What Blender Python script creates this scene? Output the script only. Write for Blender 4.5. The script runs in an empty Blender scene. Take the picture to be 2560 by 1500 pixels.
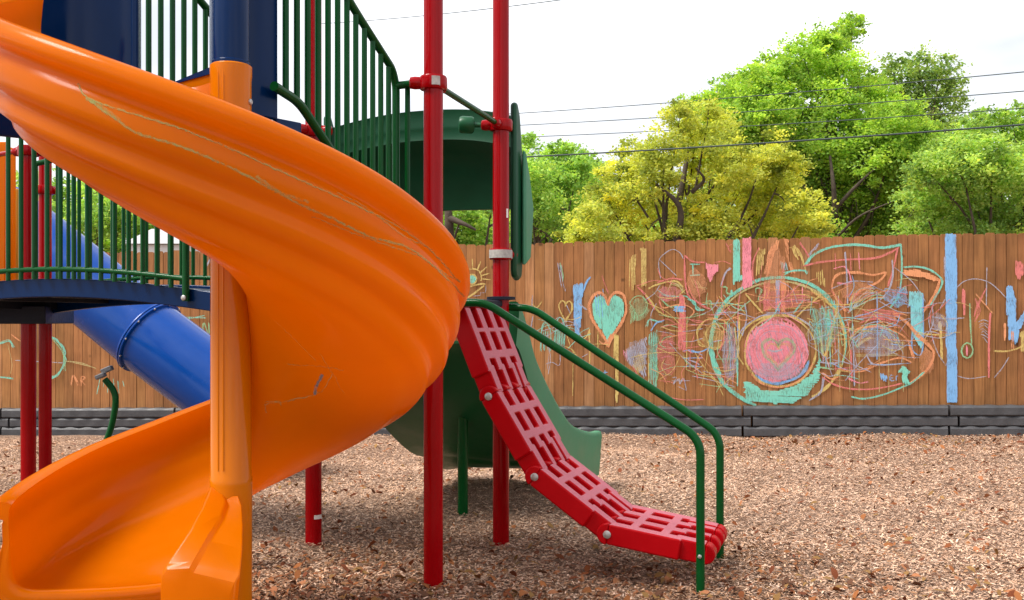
import bpy, bmesh, math, random
import numpy as np
from mathutils import Vector, Matrix
from mathutils.bvhtree import BVHTree
random.seed(7); RNG = np.random.default_rng(11)
S = bpy.context.scene
COL = S.collection
R = math.radians

# ------------------------------------------------------------------ camera
F = 2560.0; HX = 1280.0; HY = 803.0; CH = 1.1
cam = bpy.data.cameras.new('camera'); co = bpy.data.objects.new('camera', cam); COL.objects.link(co)
co.location = (0, 0, CH); co.rotation_euler = (R(90), 0, 0)
cam.sensor_width = 36; cam.lens = 36; cam.shift_y = (HY - 750) / 2560; cam.clip_end = 600; cam.clip_start = .05
S.camera = co
def at(px, py, Y): return Vector(((px - HX) / F * Y, Y, CH + (HY - py) / F * Y))
def onplane(px, py, O, u):
    """pixel ray met with the vertical plane through O (x,y) along u (x,y)"""
    dx = (px - HX) / F
    a = (dx * O[1] - O[0]) / (u[0] - dx * u[1])
    Y = O[1] + a * u[1]
    return a, CH + (HY - py) / F * Y

# ------------------------------------------------------------------ materials
def mat(name, base, rough=.5, spec=.5, var=.0, vscale=3., bump=0., bscale=40., coat=0., attr=None, wear=None, metal=0.):
    m = bpy.data.materials.new(name); m.use_nodes = True
    nt = m.node_tree; N = nt.nodes; L = nt.links
    b = N['Principled BSDF']
    b.inputs['Roughness'].default_value = rough
    b.inputs['Specular IOR Level'].default_value = spec
    b.inputs['Coat Weight'].default_value = coat
    b.inputs['Coat Roughness'].default_value = .12
    b.inputs['Metallic'].default_value = metal
    tc = N.new('ShaderNodeTexCoord')
    col = None
    if attr:
        a = N.new('ShaderNodeAttribute'); a.attribute_name = attr; col = a.outputs['Color']
    if var > 0:
        n = N.new('ShaderNodeTexNoise'); n.inputs['Scale'].default_value = vscale; n.inputs['Detail'].default_value = 6
        n.inputs['Roughness'].default_value = .65
        L.new(tc.outputs['Object'], n.inputs['Vector'])
        mr = N.new('ShaderNodeMapRange'); mr.inputs['From Min'].default_value = .3; mr.inputs['From Max'].default_value = .7
        mr.inputs['To Min'].default_value = 1 - var; mr.inputs['To Max'].default_value = 1 + var
        L.new(n.outputs['Fac'], mr.inputs['Value'])
        mx = N.new('ShaderNodeMix'); mx.data_type = 'RGBA'; mx.blend_type = 'MULTIPLY'; mx.inputs['Factor'].default_value = 1
        if col is None: mx.inputs['A'].default_value = (*base, 1)
        else: L.new(col, mx.inputs['A'])
        L.new(mr.outputs['Result'], mx.inputs['B']); col = mx.outputs['Result']
        m2 = N.new('ShaderNodeMapRange'); m2.inputs['From Min'].default_value = .3; m2.inputs['From Max'].default_value = .7
        m2.inputs['To Min'].default_value = max(.02, rough - .08); m2.inputs['To Max'].default_value = rough + .1
        L.new(n.outputs['Fac'], m2.inputs['Value']); L.new(m2.outputs['Result'], b.inputs['Roughness'])
    if wear:                                     # small scuffs of another colour
        wc, wscale, thr, wrough = wear
        n = N.new('ShaderNodeTexNoise'); n.inputs['Scale'].default_value = wscale; n.inputs['Detail'].default_value = 8
        n.inputs['Roughness'].default_value = .75
        L.new(tc.outputs['Object'], n.inputs['Vector'])
        rp = N.new('ShaderNodeMapRange'); rp.inputs['From Min'].default_value = thr; rp.inputs['From Max'].default_value = thr + .06
        L.new(n.outputs['Fac'], rp.inputs['Value'])
        mx = N.new('ShaderNodeMix'); mx.data_type = 'RGBA'
        L.new(rp.outputs['Result'], mx.inputs['Factor'])
        if col is None: mx.inputs['A'].default_value = (*base, 1)
        else: L.new(col, mx.inputs['A'])
        mx.inputs['B'].default_value = (*wc, 1); col = mx.outputs['Result']
    if col is None: b.inputs['Base Color'].default_value = (*base, 1)
    else: L.new(col, b.inputs['Base Color'])
    if bump > 0:
        n = N.new('ShaderNodeTexNoise'); n.inputs['Scale'].default_value = bscale; n.inputs['Detail'].default_value = 5
        L.new(tc.outputs['Object'], n.inputs['Vector'])
        bp = N.new('ShaderNodeBump'); bp.inputs['Strength'].default_value = bump; bp.inputs['Distance'].default_value = .01
        L.new(n.outputs['Fac'], bp.inputs['Height']); L.new(bp.outputs['Normal'], b.inputs['Normal'])
    return m
M = {}
M['orange'] = mat('orange_plastic', (.63, .172, .0006), .17, .2, .06, 4., .015, 40, 0, wear=((.48, .16, .01), 9, .75, .5))
M['orange_pole'] = mat('orange_pole_plastic', (.58, .155, .001), .18, .18, .05, 3., .015, 40, 0)
M['red'] = mat('red_paint', (.29, .0008, .003), .13, .17, .05, 5., .01, 30, 0, wear=((.33, .06, .06), 22, .78, .5))
M['red_plastic'] = mat('red_plastic', (.42, .0008, .004), .34, .12, .05, 6., .04, 90, 0)
M['tread'] = mat('pale_red_tread', (.54, .155, .19), .6, .3, .18, 260., .5, 330, 0)  # paler pink for the upper faces of the ramp segments
M['green'] = mat('green_paint', (.002, .062, .012), .2, .16, .08, 8., .02, 40, 0)
M['green_plastic'] = mat('green_plastic', (.004, .080, .026), .42, .30, .08, 5., 0, 60, .1)
M['hood_green'] = mat('dark_green_plastic', (.002, .055, .020), .38, .28, .08, 5.)
M['lit_green'] = mat('sky_lit_green_plastic', (.055, .225, .115), .45, .35, .10, 5.)  # paler copy of the green plastic, sky light on side faces painted in
M['blue'] = mat('blue_plastic', (.0012, .050, .27), .2, .28, .06, 4., .01, 40, .06)
M['navy'] = mat('navy_plastic', (.0006, .016, .072), .2, .16, .08, 4., .015, 50, 0)
M['deck'] = mat('dark_deck_coating', (.006, .009, .020), .5, .25, .1, 30., .2, 150, 0)
M['yellow'] = mat('yellow_plastic', (.60, .27, .004), .4, .3, .06, 5.)
def thin(m, c, f):
    """thin rotomoulded shell: part of the light comes through it"""
    nt = m.node_tree; N = nt.nodes; L = nt.links; o = [x for x in N if x.type == 'OUTPUT_MATERIAL'][0]; b = N['Principled BSDF']
    t = N.new('ShaderNodeBsdfTranslucent'); t.inputs['Color'].default_value = (*c, 1); x = N.new('ShaderNodeMixShader'); x.inputs[0].default_value = f
    L.new(b.outputs[0], x.inputs[1]); L.new(t.outputs[0], x.inputs[2]); L.new(x.outputs[0], o.inputs['Surface'])
thin(M['orange'], (1.0, .40, .005), .45); thin(M['green_plastic'], (.12, .55, .22), .10)
M['steel'] = mat('galvanised_steel', (.45, .43, .41), .4, .5, .15, 60., .1, 200, 0, metal=.6)
M['dullsteel'] = mat('dull_zinc', (.12, .12, .13), .5, .4, .15, 60.)
M['bare'] = mat('bare_worn_metal', (.38, .36, .33), .5, .5, .25, 70., .1, 200, 0)
M['timber'] = mat('black_recycled_plastic', (.062, .062, .066), .45, .35, .2, 12., .2, 70, 0, wear=((.16, .15, .14), 7, .66, .6))
M['house'] = mat('white_siding', (.72, .71, .70), .7, .3, .05, 4.)
M['shingle'] = mat('grey_shingles', (.42, .41, .41), .9, .2, .15, 20.)
M['wire'] = mat('cable_rubber', (.035, .05, .05), .6, .3)
M['bark'] = mat('bark', (.085, .065, .05), .9, .2, .4, 6., .8, 30)
M['sticker'] = mat('white_sticker', (.7, .68, .64), .5, .4, .06, 40.)

def leafmat(name, c, tr):
    m = bpy.data.materials.new(name); m.use_nodes = True
    nt = m.node_tree; N = nt.nodes; L = nt.links; N.clear()
    o = N.new('ShaderNodeOutputMaterial'); a = N.new('ShaderNodeAttribute'); a.attribute_name = 'tint'
    mu = N.new('ShaderNodeMix'); mu.data_type = 'RGBA'; mu.blend_type = 'MULTIPLY'; mu.inputs['Factor'].default_value = 1
    mu.inputs['A'].default_value = (*c, 1); L.new(a.outputs['Color'], mu.inputs['B'])
    d = N.new('ShaderNodeBsdfDiffuse'); t = N.new('ShaderNodeBsdfTranslucent'); L.new(mu.outputs['Result'], d.inputs['Color'])
    m2 = N.new('ShaderNodeMix'); m2.data_type = 'RGBA'; m2.blend_type = 'MULTIPLY'; m2.inputs['Factor'].default_value = 1
    L.new(mu.outputs['Result'], m2.inputs['A']); m2.inputs['B'].default_value = (1.2, 1.15, .5, 1)
    L.new(m2.outputs['Result'], t.inputs['Color'])
    ms = N.new('ShaderNodeMixShader'); ms.inputs[0].default_value = tr
    L.new(d.outputs[0], ms.inputs[1]); L.new(t.outputs[0], ms.inputs[2]); L.new(ms.outputs[0], o.inputs[0])
    return m

# ------------------------------------------------------------------ mesh helpers
class MB:
    def __init__(s): s.v = []; s.f = []; s.mi = []
    def add(s, vs, fs, mi=0):
        b = len(s.v); s.v += [tuple(v) for v in vs]
        s.f += [tuple(i + b for i in f) for f in fs]; s.mi += [mi] * len(fs); return s
    def box(s, c, h, ax=None, mi=0):
        """centre, half sizes, axes (3 vectors)"""
        c = Vector(c); ax = ax or (Vector((1, 0, 0)), Vector((0, 1, 0)), Vector((0, 0, 1)))
        vs = [c + ax[0] * h[0] * i + ax[1] * h[1] * j + ax[2] * h[2] * k for i in (-1, 1) for j in (-1, 1) for k in (-1, 1)]
        return s.add(vs, [(0, 1, 3, 2), (4, 6, 7, 5), (0, 4, 5, 1), (2, 3, 7, 6), (0, 2, 6, 4), (1, 5, 7, 3)], mi)
    def tube(s, pts, r, n=14, caps=True, mi=0):
        pts = [Vector(p) for p in pts]; m = len(pts)
        rs = r if isinstance(r, (list, tuple)) else [r] * m
        T = []
        for i in range(m):
            a = pts[max(0, i - 1)]; b = pts[min(m - 1, i + 1)]; T.append((b - a).normalized())
        up = Vector((0, 0, 1)) if abs(T[0].z) < .9 else Vector((1, 0, 0))
        x = T[0].cross(up).normalized(); vs = []
        for i in range(m):
            x = (x - T[i] * x.dot(T[i])).normalized(); y = T[i].cross(x)
            for k in range(n):
                a = 2 * math.pi * k / n; vs.append(pts[i] + (x * math.cos(a) + y * math.sin(a)) * rs[i])
        fs = [(i * n + k, i * n + (k + 1) % n, (i + 1) * n + (k + 1) % n, (i + 1) * n + k) for i in range(m - 1) for k in range(n)]
        if caps: fs += [tuple(range(n))[::-1], tuple(range((m - 1) * n, m * n))]
        return s.add(vs, fs, mi)
    def lathe(s, c, prof, n=24, axis=None, mi=0):
        """prof: list of (radius, height) along axis from c"""
        c = Vector(c); z = (Vector(axis) if axis is not None else Vector((0, 0, 1))).normalized()
        x = z.orthogonal().normalized(); y = z.cross(x); vs = []
        for r, h in prof:
            for k in range(n):
                a = 2 * math.pi * k / n; vs.append(c + z * h + (x * math.cos(a) + y * math.sin(a)) * r)
        m = len(prof)
        fs = [(i * n + k, i * n + (k + 1) % n, (i + 1) * n + (k + 1) % n, (i + 1) * n + k) for i in range(m - 1) for k in range(n)]
        fs += [tuple(range(n))[::-1], tuple(range((m - 1) * n, m * n))]
        return s.add(vs, fs, mi)
    def prism(s, poly, d, mi=0):
        """planar polygon (3D points) extruded by vector d"""
        n = len(poly); d = Vector(d); p = [Vector(q) for q in poly]
        return s.add(p + [q + d for q in p], [tuple(range(n))[::-1], tuple(range(n, 2 * n))] + [(i, (i + 1) % n, n + (i + 1) % n, n + i) for i in range(n)], mi)
    def build(s, name, m, parent=None, smooth=True, angle=35, bevel=0, seg=2):
        me = bpy.data.meshes.new(name); me.from_pydata(s.v, [], s.f)
        for mm in (m if isinstance(m, list) else [m]): me.materials.append(mm)
        if any(s.mi): me.polygons.foreach_set('material_index', s.mi)
        bm = bmesh.new(); bm.from_mesh(me); bmesh.ops.recalc_face_normals(bm, faces=bm.faces); bm.to_mesh(me); bm.free()
        if smooth:
            me.polygons.foreach_set('use_smooth', [True] * len(me.polygons)); me.set_sharp_from_angle(angle=R(angle))
        me.update()
        o = bpy.data.objects.new(name, me); COL.objects.link(o)
        if parent: link(o, parent)
        if bevel:
            b = o.modifiers.new('bevel', 'BEVEL'); b.width = bevel; b.segments = seg; b.limit_method = 'ANGLE'; b.angle_limit = R(40)
        return o
def link(o, p):
    o.parent = p
    q = p; off = Vector((0, 0, 0))
    while q: off += q.location; q = q.parent
    o.location = o.location - off if o.type == 'EMPTY' or o.location.length else -off
    return o
def empty(name, loc):
    o = bpy.data.objects.new(name, None); COL.objects.link(o); o.location = loc; o.empty_display_size = .1; return o
def tag(o, label=None, cat=None, group=None, kind=None):
    if label: o['label'] = label
    if cat: o['category'] = cat
    if group: o['group'] = group
    if kind: o['kind'] = kind
    return o
def fillet(pts, r, n=6):
    pts = [Vector(p) for p in pts]; out = [pts[0]]
    for i in range(1, len(pts) - 1):
        a, b, c = pts[i - 1], pts[i], pts[i + 1]; d1 = (a - b); d2 = (c - b)
        k = min(r, d1.length * .45, d2.length * .45); p = b + d1.normalized() * k; q = b + d2.normalized() * k
        for j in range(n + 1):
            t = j / n; out.append(p * (1 - t) ** 2 + b * 2 * t * (1 - t) + q * t * t)
    out.append(pts[-1]); return out
def spline(P, n):
    """Catmull-Rom through rows of P, resampled to n evenly spaced points"""
    P = np.array(P, float); Q = np.vstack([2 * P[0] - P[1], P, 2 * P[-1] - P[-2]]); out = []
    for i in range(1, len(Q) - 2):
        for t in np.linspace(0, 1, 12, endpoint=False):
            a, b, c, d = Q[i - 1], Q[i], Q[i + 1], Q[i + 2]
            out.append(.5 * (2 * b + (c - a) * t + (2 * a - 5 * b + 4 * c - d) * t * t + (3 * b - a - 3 * c + d) * t ** 3))
    out.append(P[-1]); out = np.array(out)
    L = np.concatenate([[0], np.cumsum(np.linalg.norm(np.diff(out, axis=0), axis=1))]); s = np.linspace(0, L[-1], n)
    return np.stack([np.interp(s, L, out[:, k]) for k in range(out.shape[1])], 1)
def npmesh(name, V, Fq, m, parent=None, tint=None, smooth=False):
    """big quad or triangle mesh from arrays, tint = colour per face"""
    me = bpy.data.meshes.new(name); k = Fq.shape[1]
    me.vertices.add(len(V)); me.vertices.foreach_set('co', V.astype(np.float32).ravel())
    me.loops.add(Fq.size); me.loops.foreach_set('vertex_index', Fq.astype(np.int32).ravel())
    me.polygons.add(len(Fq)); me.polygons.foreach_set('loop_start', np.arange(0, Fq.size, k, dtype=np.int32))
    me.update(calc_edges=True)
    if tint is not None:
        a = me.attributes.new('tint', 'FLOAT_COLOR', 'FACE'); a.data.foreach_set('color', np.hstack([tint, np.ones((len(tint), 1))]).astype(np.float32).ravel())
    if smooth: me.polygons.foreach_set('use_smooth', [True] * len(me.polygons))
    me.materials.append(m); me.validate()
    o = bpy.data.objects.new(name, me); COL.objects.link(o)
    if parent: link(o, parent)
    return o

# ------------------------------------------------------------------ ground
def gz(x, y):
    s = np.clip((np.asarray(y, float) - 5.5) / 3.5, 0, 1); s = s * s * (3 - 2 * s)
    x = np.asarray(x, float); y = np.asarray(y, float)
    z = .0128 * (np.clip(x, -9, 9) - .34) * s
    z = z + .13 * np.exp(-(((x + .13) / .42) ** 2 + ((y - 6.35) / .33) ** 2))
    for (qx, qy) in ((-.325, 4.23), (-.055, 5.05), (-.984, 5.075), (.767, 4.17), (.96, 4.75), (-.277, 5.78)): z = z + .012 * np.exp(-(((x - qx) ** 2 + (y - qy) ** 2) / .018))
    z = z + .014 * np.sin(x * 3.1 + y * 1.3) * np.sin(y * 2.7 - x) + .007 * np.sin(x * 7.3 + 1) * np.sin(y * 6.1)
    z = z + .05 * np.exp(-((y - (9.86 - .116 * x)) / .35) ** 2) * (np.sin(x * 2.3) * .3 + .35) * (np.abs(x) < 12)
    return z - .01
def ground():
    xs = np.concatenate([np.linspace(-300, -14, 14), np.linspace(-13, 13, 300), np.linspace(14, 300, 14)])
    ys = np.concatenate([np.linspace(-20, 1.4, 6), np.linspace(1.5, 12, 160), np.linspace(13, 500, 20)])
    X, Y = np.meshgrid(xs, ys); Z = gz(X, Y); V = np.stack([X.ravel(), Y.ravel(), Z.ravel()], 1)
    n = len(xs); i, j = np.meshgrid(np.arange(n - 1), np.arange(len(ys) - 1)); a = (j * n + i).ravel()
    m = bpy.data.materials.new('wood_mulch'); m.use_nodes = True; nt = m.node_tree; N = nt.nodes; L = nt.links; b = N['Principled BSDF']
    b.inputs['Roughness'].default_value = .95; b.inputs['Specular IOR Level'].default_value = .1
    tc = N.new('ShaderNodeTexCoord'); vo = N.new('ShaderNodeTexVoronoi'); vo.inputs['Scale'].default_value = 80
    mp = N.new('ShaderNodeMapping'); mp.inputs['Scale'].default_value = (.6, 1.3, 1)
    nz = N.new('ShaderNodeTexNoise'); nz.inputs['Scale'].default_value = 5; nz.inputs['Detail'].default_value = 4
    ad = N.new('ShaderNodeVectorMath'); ad.operation = 'ADD'
    L.new(tc.outputs['Object'], nz.inputs['Vector']); L.new(tc.outputs['Object'], mp.inputs['Vector'])
    L.new(mp.outputs['Vector'], ad.inputs[0]); L.new(nz.outputs['Color'], ad.inputs[1]); L.new(ad.outputs[0], vo.inputs['Vector'])
    cr = N.new('ShaderNodeValToRGB'); el = cr.color_ramp.elements
    el[0].position = .0; el[0].color = (.10, .055, .035, 1); el[1].position = 1; el[1].color = (.50, .34, .25, 1)
    e = el.new(.3); e.color = (.26, .16, .11, 1); e = el.new(.65); e.color = (.40, .26, .18, 1)
    sp = N.new('ShaderNodeSeparateColor'); L.new(vo.outputs['Color'], sp.inputs[0]); L.new(sp.outputs[0], cr.inputs[0])
    L.new(cr.outputs[0], b.inputs['Base Color'])
    bp = N.new('ShaderNodeBump'); bp.inputs['Strength'].default_value = .8; bp.inputs['Distance'].default_value = .012
    L.new(vo.outputs['Distance'], bp.inputs['Height']); L.new(bp.outputs[0], b.inputs['Normal'])
    o = npmesh('ground', V, np.stack([a, a + 1, a + n + 1, a + n], 1), m, smooth=True); tag(o, kind='structure')
ground()
M['chip'] = mat('loose_wood_chip', (.4, .3, .2), .9, .15, attr='tint')
M['dryleaf'] = mat('dry_leaf', (.2, .1, .04), .85, .2, attr='tint')
def scatter_ground(name, n, lmin, lmax, asp, cols, m, tilt, region, curl=0., seed=1, clump=None):
    g = np.random.default_rng(seed)
    y = region[0] + (region[1] - region[0]) * g.random(n) ** region[2]
    x = (g.random(n) * 2 - 1) * (.56 * y + .2)
    if clump:
        keep = g.random(n) < clump(x, y); x = x[keep]; y = y[keep]; n = len(x)
    z = gz(x, y) + .002 + g.random(n) * .012
    a = g.random(n) * 2 * np.pi; t1 = g.normal(0, tilt, n); t2 = g.normal(0, tilt, n)
    ln = (lmin + (lmax - lmin) * g.random(n) ** 1.6) / 2; w = ln * (asp * (.6 + .8 * g.random(n)))
    d1 = np.stack([np.cos(a) * np.cos(t1), np.sin(a) * np.cos(t1), np.sin(t1)], 1)
    d2 = np.stack([-np.sin(a) * np.cos(t2), np.cos(a) * np.cos(t2), np.sin(t2)], 1)
    c = np.stack([x, y, z], 1) + np.array([0, 0, 1]) * (np.abs(np.sin(t1)) * ln + np.abs(np.sin(t2)) * w)[:, None] * .8
    A = d1 * ln[:, None]; B = d2 * w[:, None]
    ci = g.integers(0, len(cols), n); C = np.array(cols)[ci] * (.66 if curl > .4 else 1) * (.94 + .46 * g.random((n, 1))) * np.array([1.04, .985, .92])
    if curl:
        up = np.array([0, 0, 1.]) * (ln * curl * g.random(n))[:, None]
        V = np.stack([c - A, c - A * .3 - B + up, c - A * .3 + B + up * .6, c + A * .45 - B * .9 + up, c + A * .5 + B * .9 + up * .7, c + A * 1.1], 1).reshape(-1, 3)
        k = np.arange(n)[:, None] * 6
        Fq = np.concatenate([k + np.array([[0, 1, 2]]), k + np.array([[1, 3, 2]]), k + np.array([[2, 3, 4]]), k + np.array([[3, 5, 4]])], 1).reshape(-1, 3); C = np.repeat(C, 4, 0)
    else:
        e = .6 + .5 * g.random((n, 1)); V = np.stack([c - A - B * e, c + A - B * .8, c + A + B * e, c - A + B * .8], 1).reshape(-1, 3)
        Fq = np.arange(4 * n).reshape(-1, 4)
    return npmesh(name, V, Fq, m, tint=C)
CH_COL = [(.60, .43, .32), (.56, .39, .28), (.52, .35, .25), (.46, .30, .21), (.62, .46, .36), (.40, .25, .17), (.50, .32, .21), (.28, .17, .11), (.44, .32, .25), (.20, .12, .08)]
o = scatter_ground('wood_chips', 460000, .008, .026, .28, CH_COL, M['chip'], .20, (2.9, 10.2, .85), seed=3); tag(o, kind='stuff')
LF_COL = [(.26, .085, .03), (.34, .13, .045), (.20, .06, .025), (.30, .17, .06), (.15, .07, .04), (.40, .17, .08)]
def lclump(x, y):
    n = .5 + .5 * np.sin(x * 2.1 + 1.3 * np.sin(y * 1.9)) * np.sin(y * 2.6 + x)
    far = np.exp(-((y - 9.0) / .6) ** 2) * (x > 1.2) * 1.0
    near = np.clip((5.2 - y) / 1.2, 0, 1) * np.clip((2.0 - x) / 1.2, .25, 1)
    return np.clip(.10 + .12 * n + .5 * far + .8 * near * (.5 + .5 * n), 0, 1)
o = scatter_ground('fallen_leaves', 34000, .02, .058, .42, LF_COL, M['dryleaf'], .35, (2.9, 9.7, 1.), curl=.5, seed=5, clump=lclump); tag(o, kind='stuff')
o = scatter_ground('leaf_litter', 150000, .012, .034, .40, [(.17, .09, .05), (.22, .12, .065), (.11, .06, .035), (.24, .13, .07), (.17, .07, .03)], M['dryleaf'], .25, (2.9, 6.2, 1.), curl=.2, seed=8, clump=lambda x, y: np.clip((5.7 - y) / 1.9, 0, 1) * np.clip((2.6 - x) / 1.6, .30, 1) * (.45 + .4 * np.sin(x * 2.3 + y) * np.sin(y * 3.1 - x))); tag(o, kind='stuff')

# ------------------------------------------------------------------ fence
FA = Vector((-4.27, 10.45)); FB = Vector((4.70, 9.41)); FU = (FB - FA).normalized(); FN = Vector((FU.y, -FU.x))   # FN points to the camera
FUZ = Vector((FU.x, FU.y, .0128)); FN3 = Vector((FN.x, FN.y, 0))
def fbase(a): p = FA + FU * a; return p, -.061 + .0128 * a
def fencept(px, py, off=.006):
    a, z = onplane(px, py, FA + FN * off, FU); p = FA + FU * a + FN * off; return Vector((p.x, p.y, z))
def fence_mat():
    m = bpy.data.materials.new('stained_cedar'); m.use_nodes = True; nt = m.node_tree; N = nt.nodes; L = nt.links; b = N['Principled BSDF']
    b.inputs['Roughness'].default_value = .75; b.inputs['Specular IOR Level'].default_value = .25
    at_ = N.new('ShaderNodeAttribute'); at_.attribute_name = 'tint'
    tc = N.new('ShaderNodeTexCoord'); mp = N.new('ShaderNodeMapping'); mp.inputs['Scale'].default_value = (60, 60, 3.2)
    mp.inputs['Rotation'].default_value = (0, 0, -math.atan2(FU.y, FU.x))
    L.new(tc.outputs['Object'], mp.inputs['Vector'])
    off = N.new('ShaderNodeVectorMath'); off.operation = 'MULTIPLY_ADD'; off.inputs[1].default_value = (0, 0, 1); 
    L.new(at_.outputs['Color'], off.inputs[0]); off.inputs[1].default_value = (90, 0, 130); L.new(mp.outputs['Vector'], off.inputs[2])
    n = N.new('ShaderNodeTexNoise'); n.inputs['Scale'].default_value = 1; n.inputs['Detail'].default_value = 5; n.inputs['Distortion'].default_value = .6
    L.new(off.outputs[0], n.inputs['Vector'])
    cr = N.new('ShaderNodeValToRGB'); e = cr.color_ramp.elements; e[0].position = .28; e[0].color = (.70, .65, .60, 1); e[1].position = .72; e[1].color = (1.14, 1.12, 1.10, 1)
    L.new(n.outputs['Fac'], cr.inputs[0])
    # knots and stains
    n2 = N.new('ShaderNodeTexNoise'); n2.inputs['Scale'].default_value = 3.2; n2.inputs['Detail'].default_value = 4; L.new(tc.outputs['Object'], n2.inputs['Vector'])
    mr = N.new('ShaderNodeMapRange'); mr.inputs['From Min'].default_value = .3; mr.inputs['From Max'].default_value = .7; mr.inputs['To Min'].default_value = .78; mr.inputs['To Max'].default_value = 1.2
    L.new(n2.outputs['Fac'], mr.inputs['Value'])
    vo = N.new('ShaderNodeTexVoronoi'); vo.inputs['Scale'].default_value = 2.6; L.new(tc.outputs['Object'], vo.inputs['Vector'])
    mk = N.new('ShaderNodeMapRange'); mk.inputs['From Min'].default_value = .03; mk.inputs['From Max'].default_value = .07; mk.inputs['To Min'].default_value = .35; mk.inputs['To Max'].default_value = 1
    L.new(vo.outputs['Distance'], mk.inputs['Value'])
    def mul(a, bb):
        x = N.new('ShaderNodeMix'); x.data_type = 'RGBA'; x.blend_type = 'MULTIPLY'; x.inputs['Factor'].default_value = 1
        L.new(a, x.inputs['A']); L.new(bb, x.inputs['B']); return x.outputs['Result']
    c = mul(mul(mul(at_.outputs['Color'], cr.outputs[0]), mr.outputs[0]), mk.outputs[0]); L.new(c, b.inputs['Base Color'])
    bp = N.new('ShaderNodeBump'); bp.inputs['Strength'].default_value = .35; bp.inputs['Distance'].default_value = .006
    L.new(n.outputs['Fac'], bp.inputs['Height']); L.new(bp.outputs[0], b.inputs['Normal'])
    return m
M['fence'] = fence_mat()
fence = empty('wooden_fence', (*fbase(4.5)[0], 0))
tag(fence, 'long brown board fence covered in coloured chalk drawings', 'fence')
V = []; Fc = []; T = []; a = -5.0; g = random.Random(4)
while a < 14.5:
    w = .097 + g.uniform(-.006, .006); p, z0 = fbase(a); top = z0 + 1.86 + g.uniform(-.009, .009)
    dep = g.uniform(-.0025, .0025); c = .014; th = .016
    prof = [(0, z0 - .1), (w - .004, z0 - .1), (w - .004, top - c), (w - .004 - c, top), (c, top), (0, top - c)]
    b0 = len(V)
    for d in (dep, dep - th):
        for (s, z) in prof: q = FA + FU * (a + s) + FN * d; V.append((q.x, q.y, z))
    Fc.append(tuple(range(b0, b0 + 6))); Fc.append(tuple(range(b0 + 6, b0 + 12))[::-1])
    for i in range(6): Fc.append((b0 + i, b0 + 6 + i, b0 + 6 + (i + 1) % 6, b0 + (i + 1) % 6))
    b1 = len(V)
    for d in (dep - th - .003, dep - th - .015):
        for (s, z) in ((w - .03, z0), (w + .026, z0), (w + .026, top - .03), (w - .03, top - .03)): q = FA + FU * (a + s) + FN * d; V.append((q.x, q.y, z))
    Fc.append((b1, b1 + 1, b1 + 2, b1 + 3)); Fc.append((b1 + 7, b1 + 6, b1 + 5, b1 + 4))
    for i in range(4): Fc.append((b1 + i, b1 + 4 + i, b1 + 4 + (i + 1) % 4, b1 + (i + 1) % 4))
    k = g.uniform(.86, 1.10) * (1.06 - .016 * a); wm = g.uniform(-.02, .02); lt = g.random() < .12
    T += [(.325 * k + (.06 if lt else 0), (.145 + wm * .3) * k + (.045 if lt else 0), (.052) * k + (.03 if lt else 0), 1)] * 14
    a += w
me = bpy.data.meshes.new('board_panel'); me.from_pydata(V, [], Fc); at_ = me.attributes.new('tint', 'FLOAT_COLOR', 'FACE')
at_.data.foreach_set('color', np.array(T, np.float32).ravel()); me.materials.append(M['fence'])
o = bpy.data.objects.new('board_panel', me); COL.objects.link(o); link(o, fence)
mb = MB()
for zz in (.45, 1.0, 1.6):
    p, z = fbase(4.75); q = p - FN * .04; mb.box((q.x, q.y, z + zz), (9.75, .02, .045), (FUZ.normalized(), FN3, Vector((0, 0, 1))))
mb.build('back_rail', M['fence'], fence, bevel=.003)
for k in range(9):
    p, z = fbase(-4.2 + k * 2.3); q = p - FN * .11; MB().box((q.x, q.y, z + .85), (.045, .045, .95)).build('fence_post', M['fence'], fence, bevel=.004)

# ------- chalk on the fence
CK = dict(teal=(.13, .62, .46), blue=(.14, .42, .78), pink=(.85, .20, .27), yellow=(.66, .46, .07), orange=(.80, .27, .06), red=(.72, .12, .10), lav=(.36, .38, .50), green=(.22, .52, .22), aqua=(.14, .58, .62), olive=(.5, .42, .12))
def chalkmat(name, c, dens, amax=.78):
    m = bpy.data.materials.new('chalk_' + name); m.use_nodes = True; nt = m.node_tree; N = nt.nodes; L = nt.links
    b = N['Principled BSDF']; b.inputs['Base Color'].default_value = (*c, 1); b.inputs['Roughness'].default_value = 1; b.inputs['Specular IOR Level'].default_value = .05
    tc = N.new('ShaderNodeTexCoord'); mp = N.new('ShaderNodeMapping'); mp.inputs['Scale'].default_value = (110, 110, 22); L.new(tc.outputs['Object'], mp.inputs['Vector'])
    n = N.new('ShaderNodeTexNoise'); n.inputs['Scale'].default_value = 1; n.inputs['Detail'].default_value = 4; n.inputs['Roughness'].default_value = .7; L.new(mp.outputs[0], n.inputs['Vector'])
    n2 = N.new('ShaderNodeTexNoise'); n2.inputs['Scale'].default_value = 9; n2.inputs['Detail'].default_value = 3; L.new(tc.outputs['Object'], n2.inputs['Vector'])
    ad = N.new('ShaderNodeMath'); ad.operation = 'ADD'; L.new(n.outputs[0], ad.inputs[0])
    ml = N.new('ShaderNodeMath'); ml.operation = 'MULTIPLY'; ml.inputs[1].default_value = .6; L.new(n2.outputs[0], ml.inputs[0]); L.new(ml.outputs[0], ad.inputs[1])
    mr = N.new('ShaderNodeMapRange'); mr.inputs['From Min'].default_value = 1.0 - dens; mr.inputs['From Max'].default_value = 1.34 - dens
    mr.inputs['To Max'].default_value = amax
    L.new(ad.outputs[0], mr.inputs['Value']); L.new(mr.outputs[0], b.inputs['Alpha']); return m
for k, c in list(CK.items()):
    c = tuple(v * .86 + .12 for v in c)
    M['ck_' + k] = chalkmat(k, c, .46); M['ckd_' + k] = chalkmat(k + '_dense', c, .53, .86)
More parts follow.
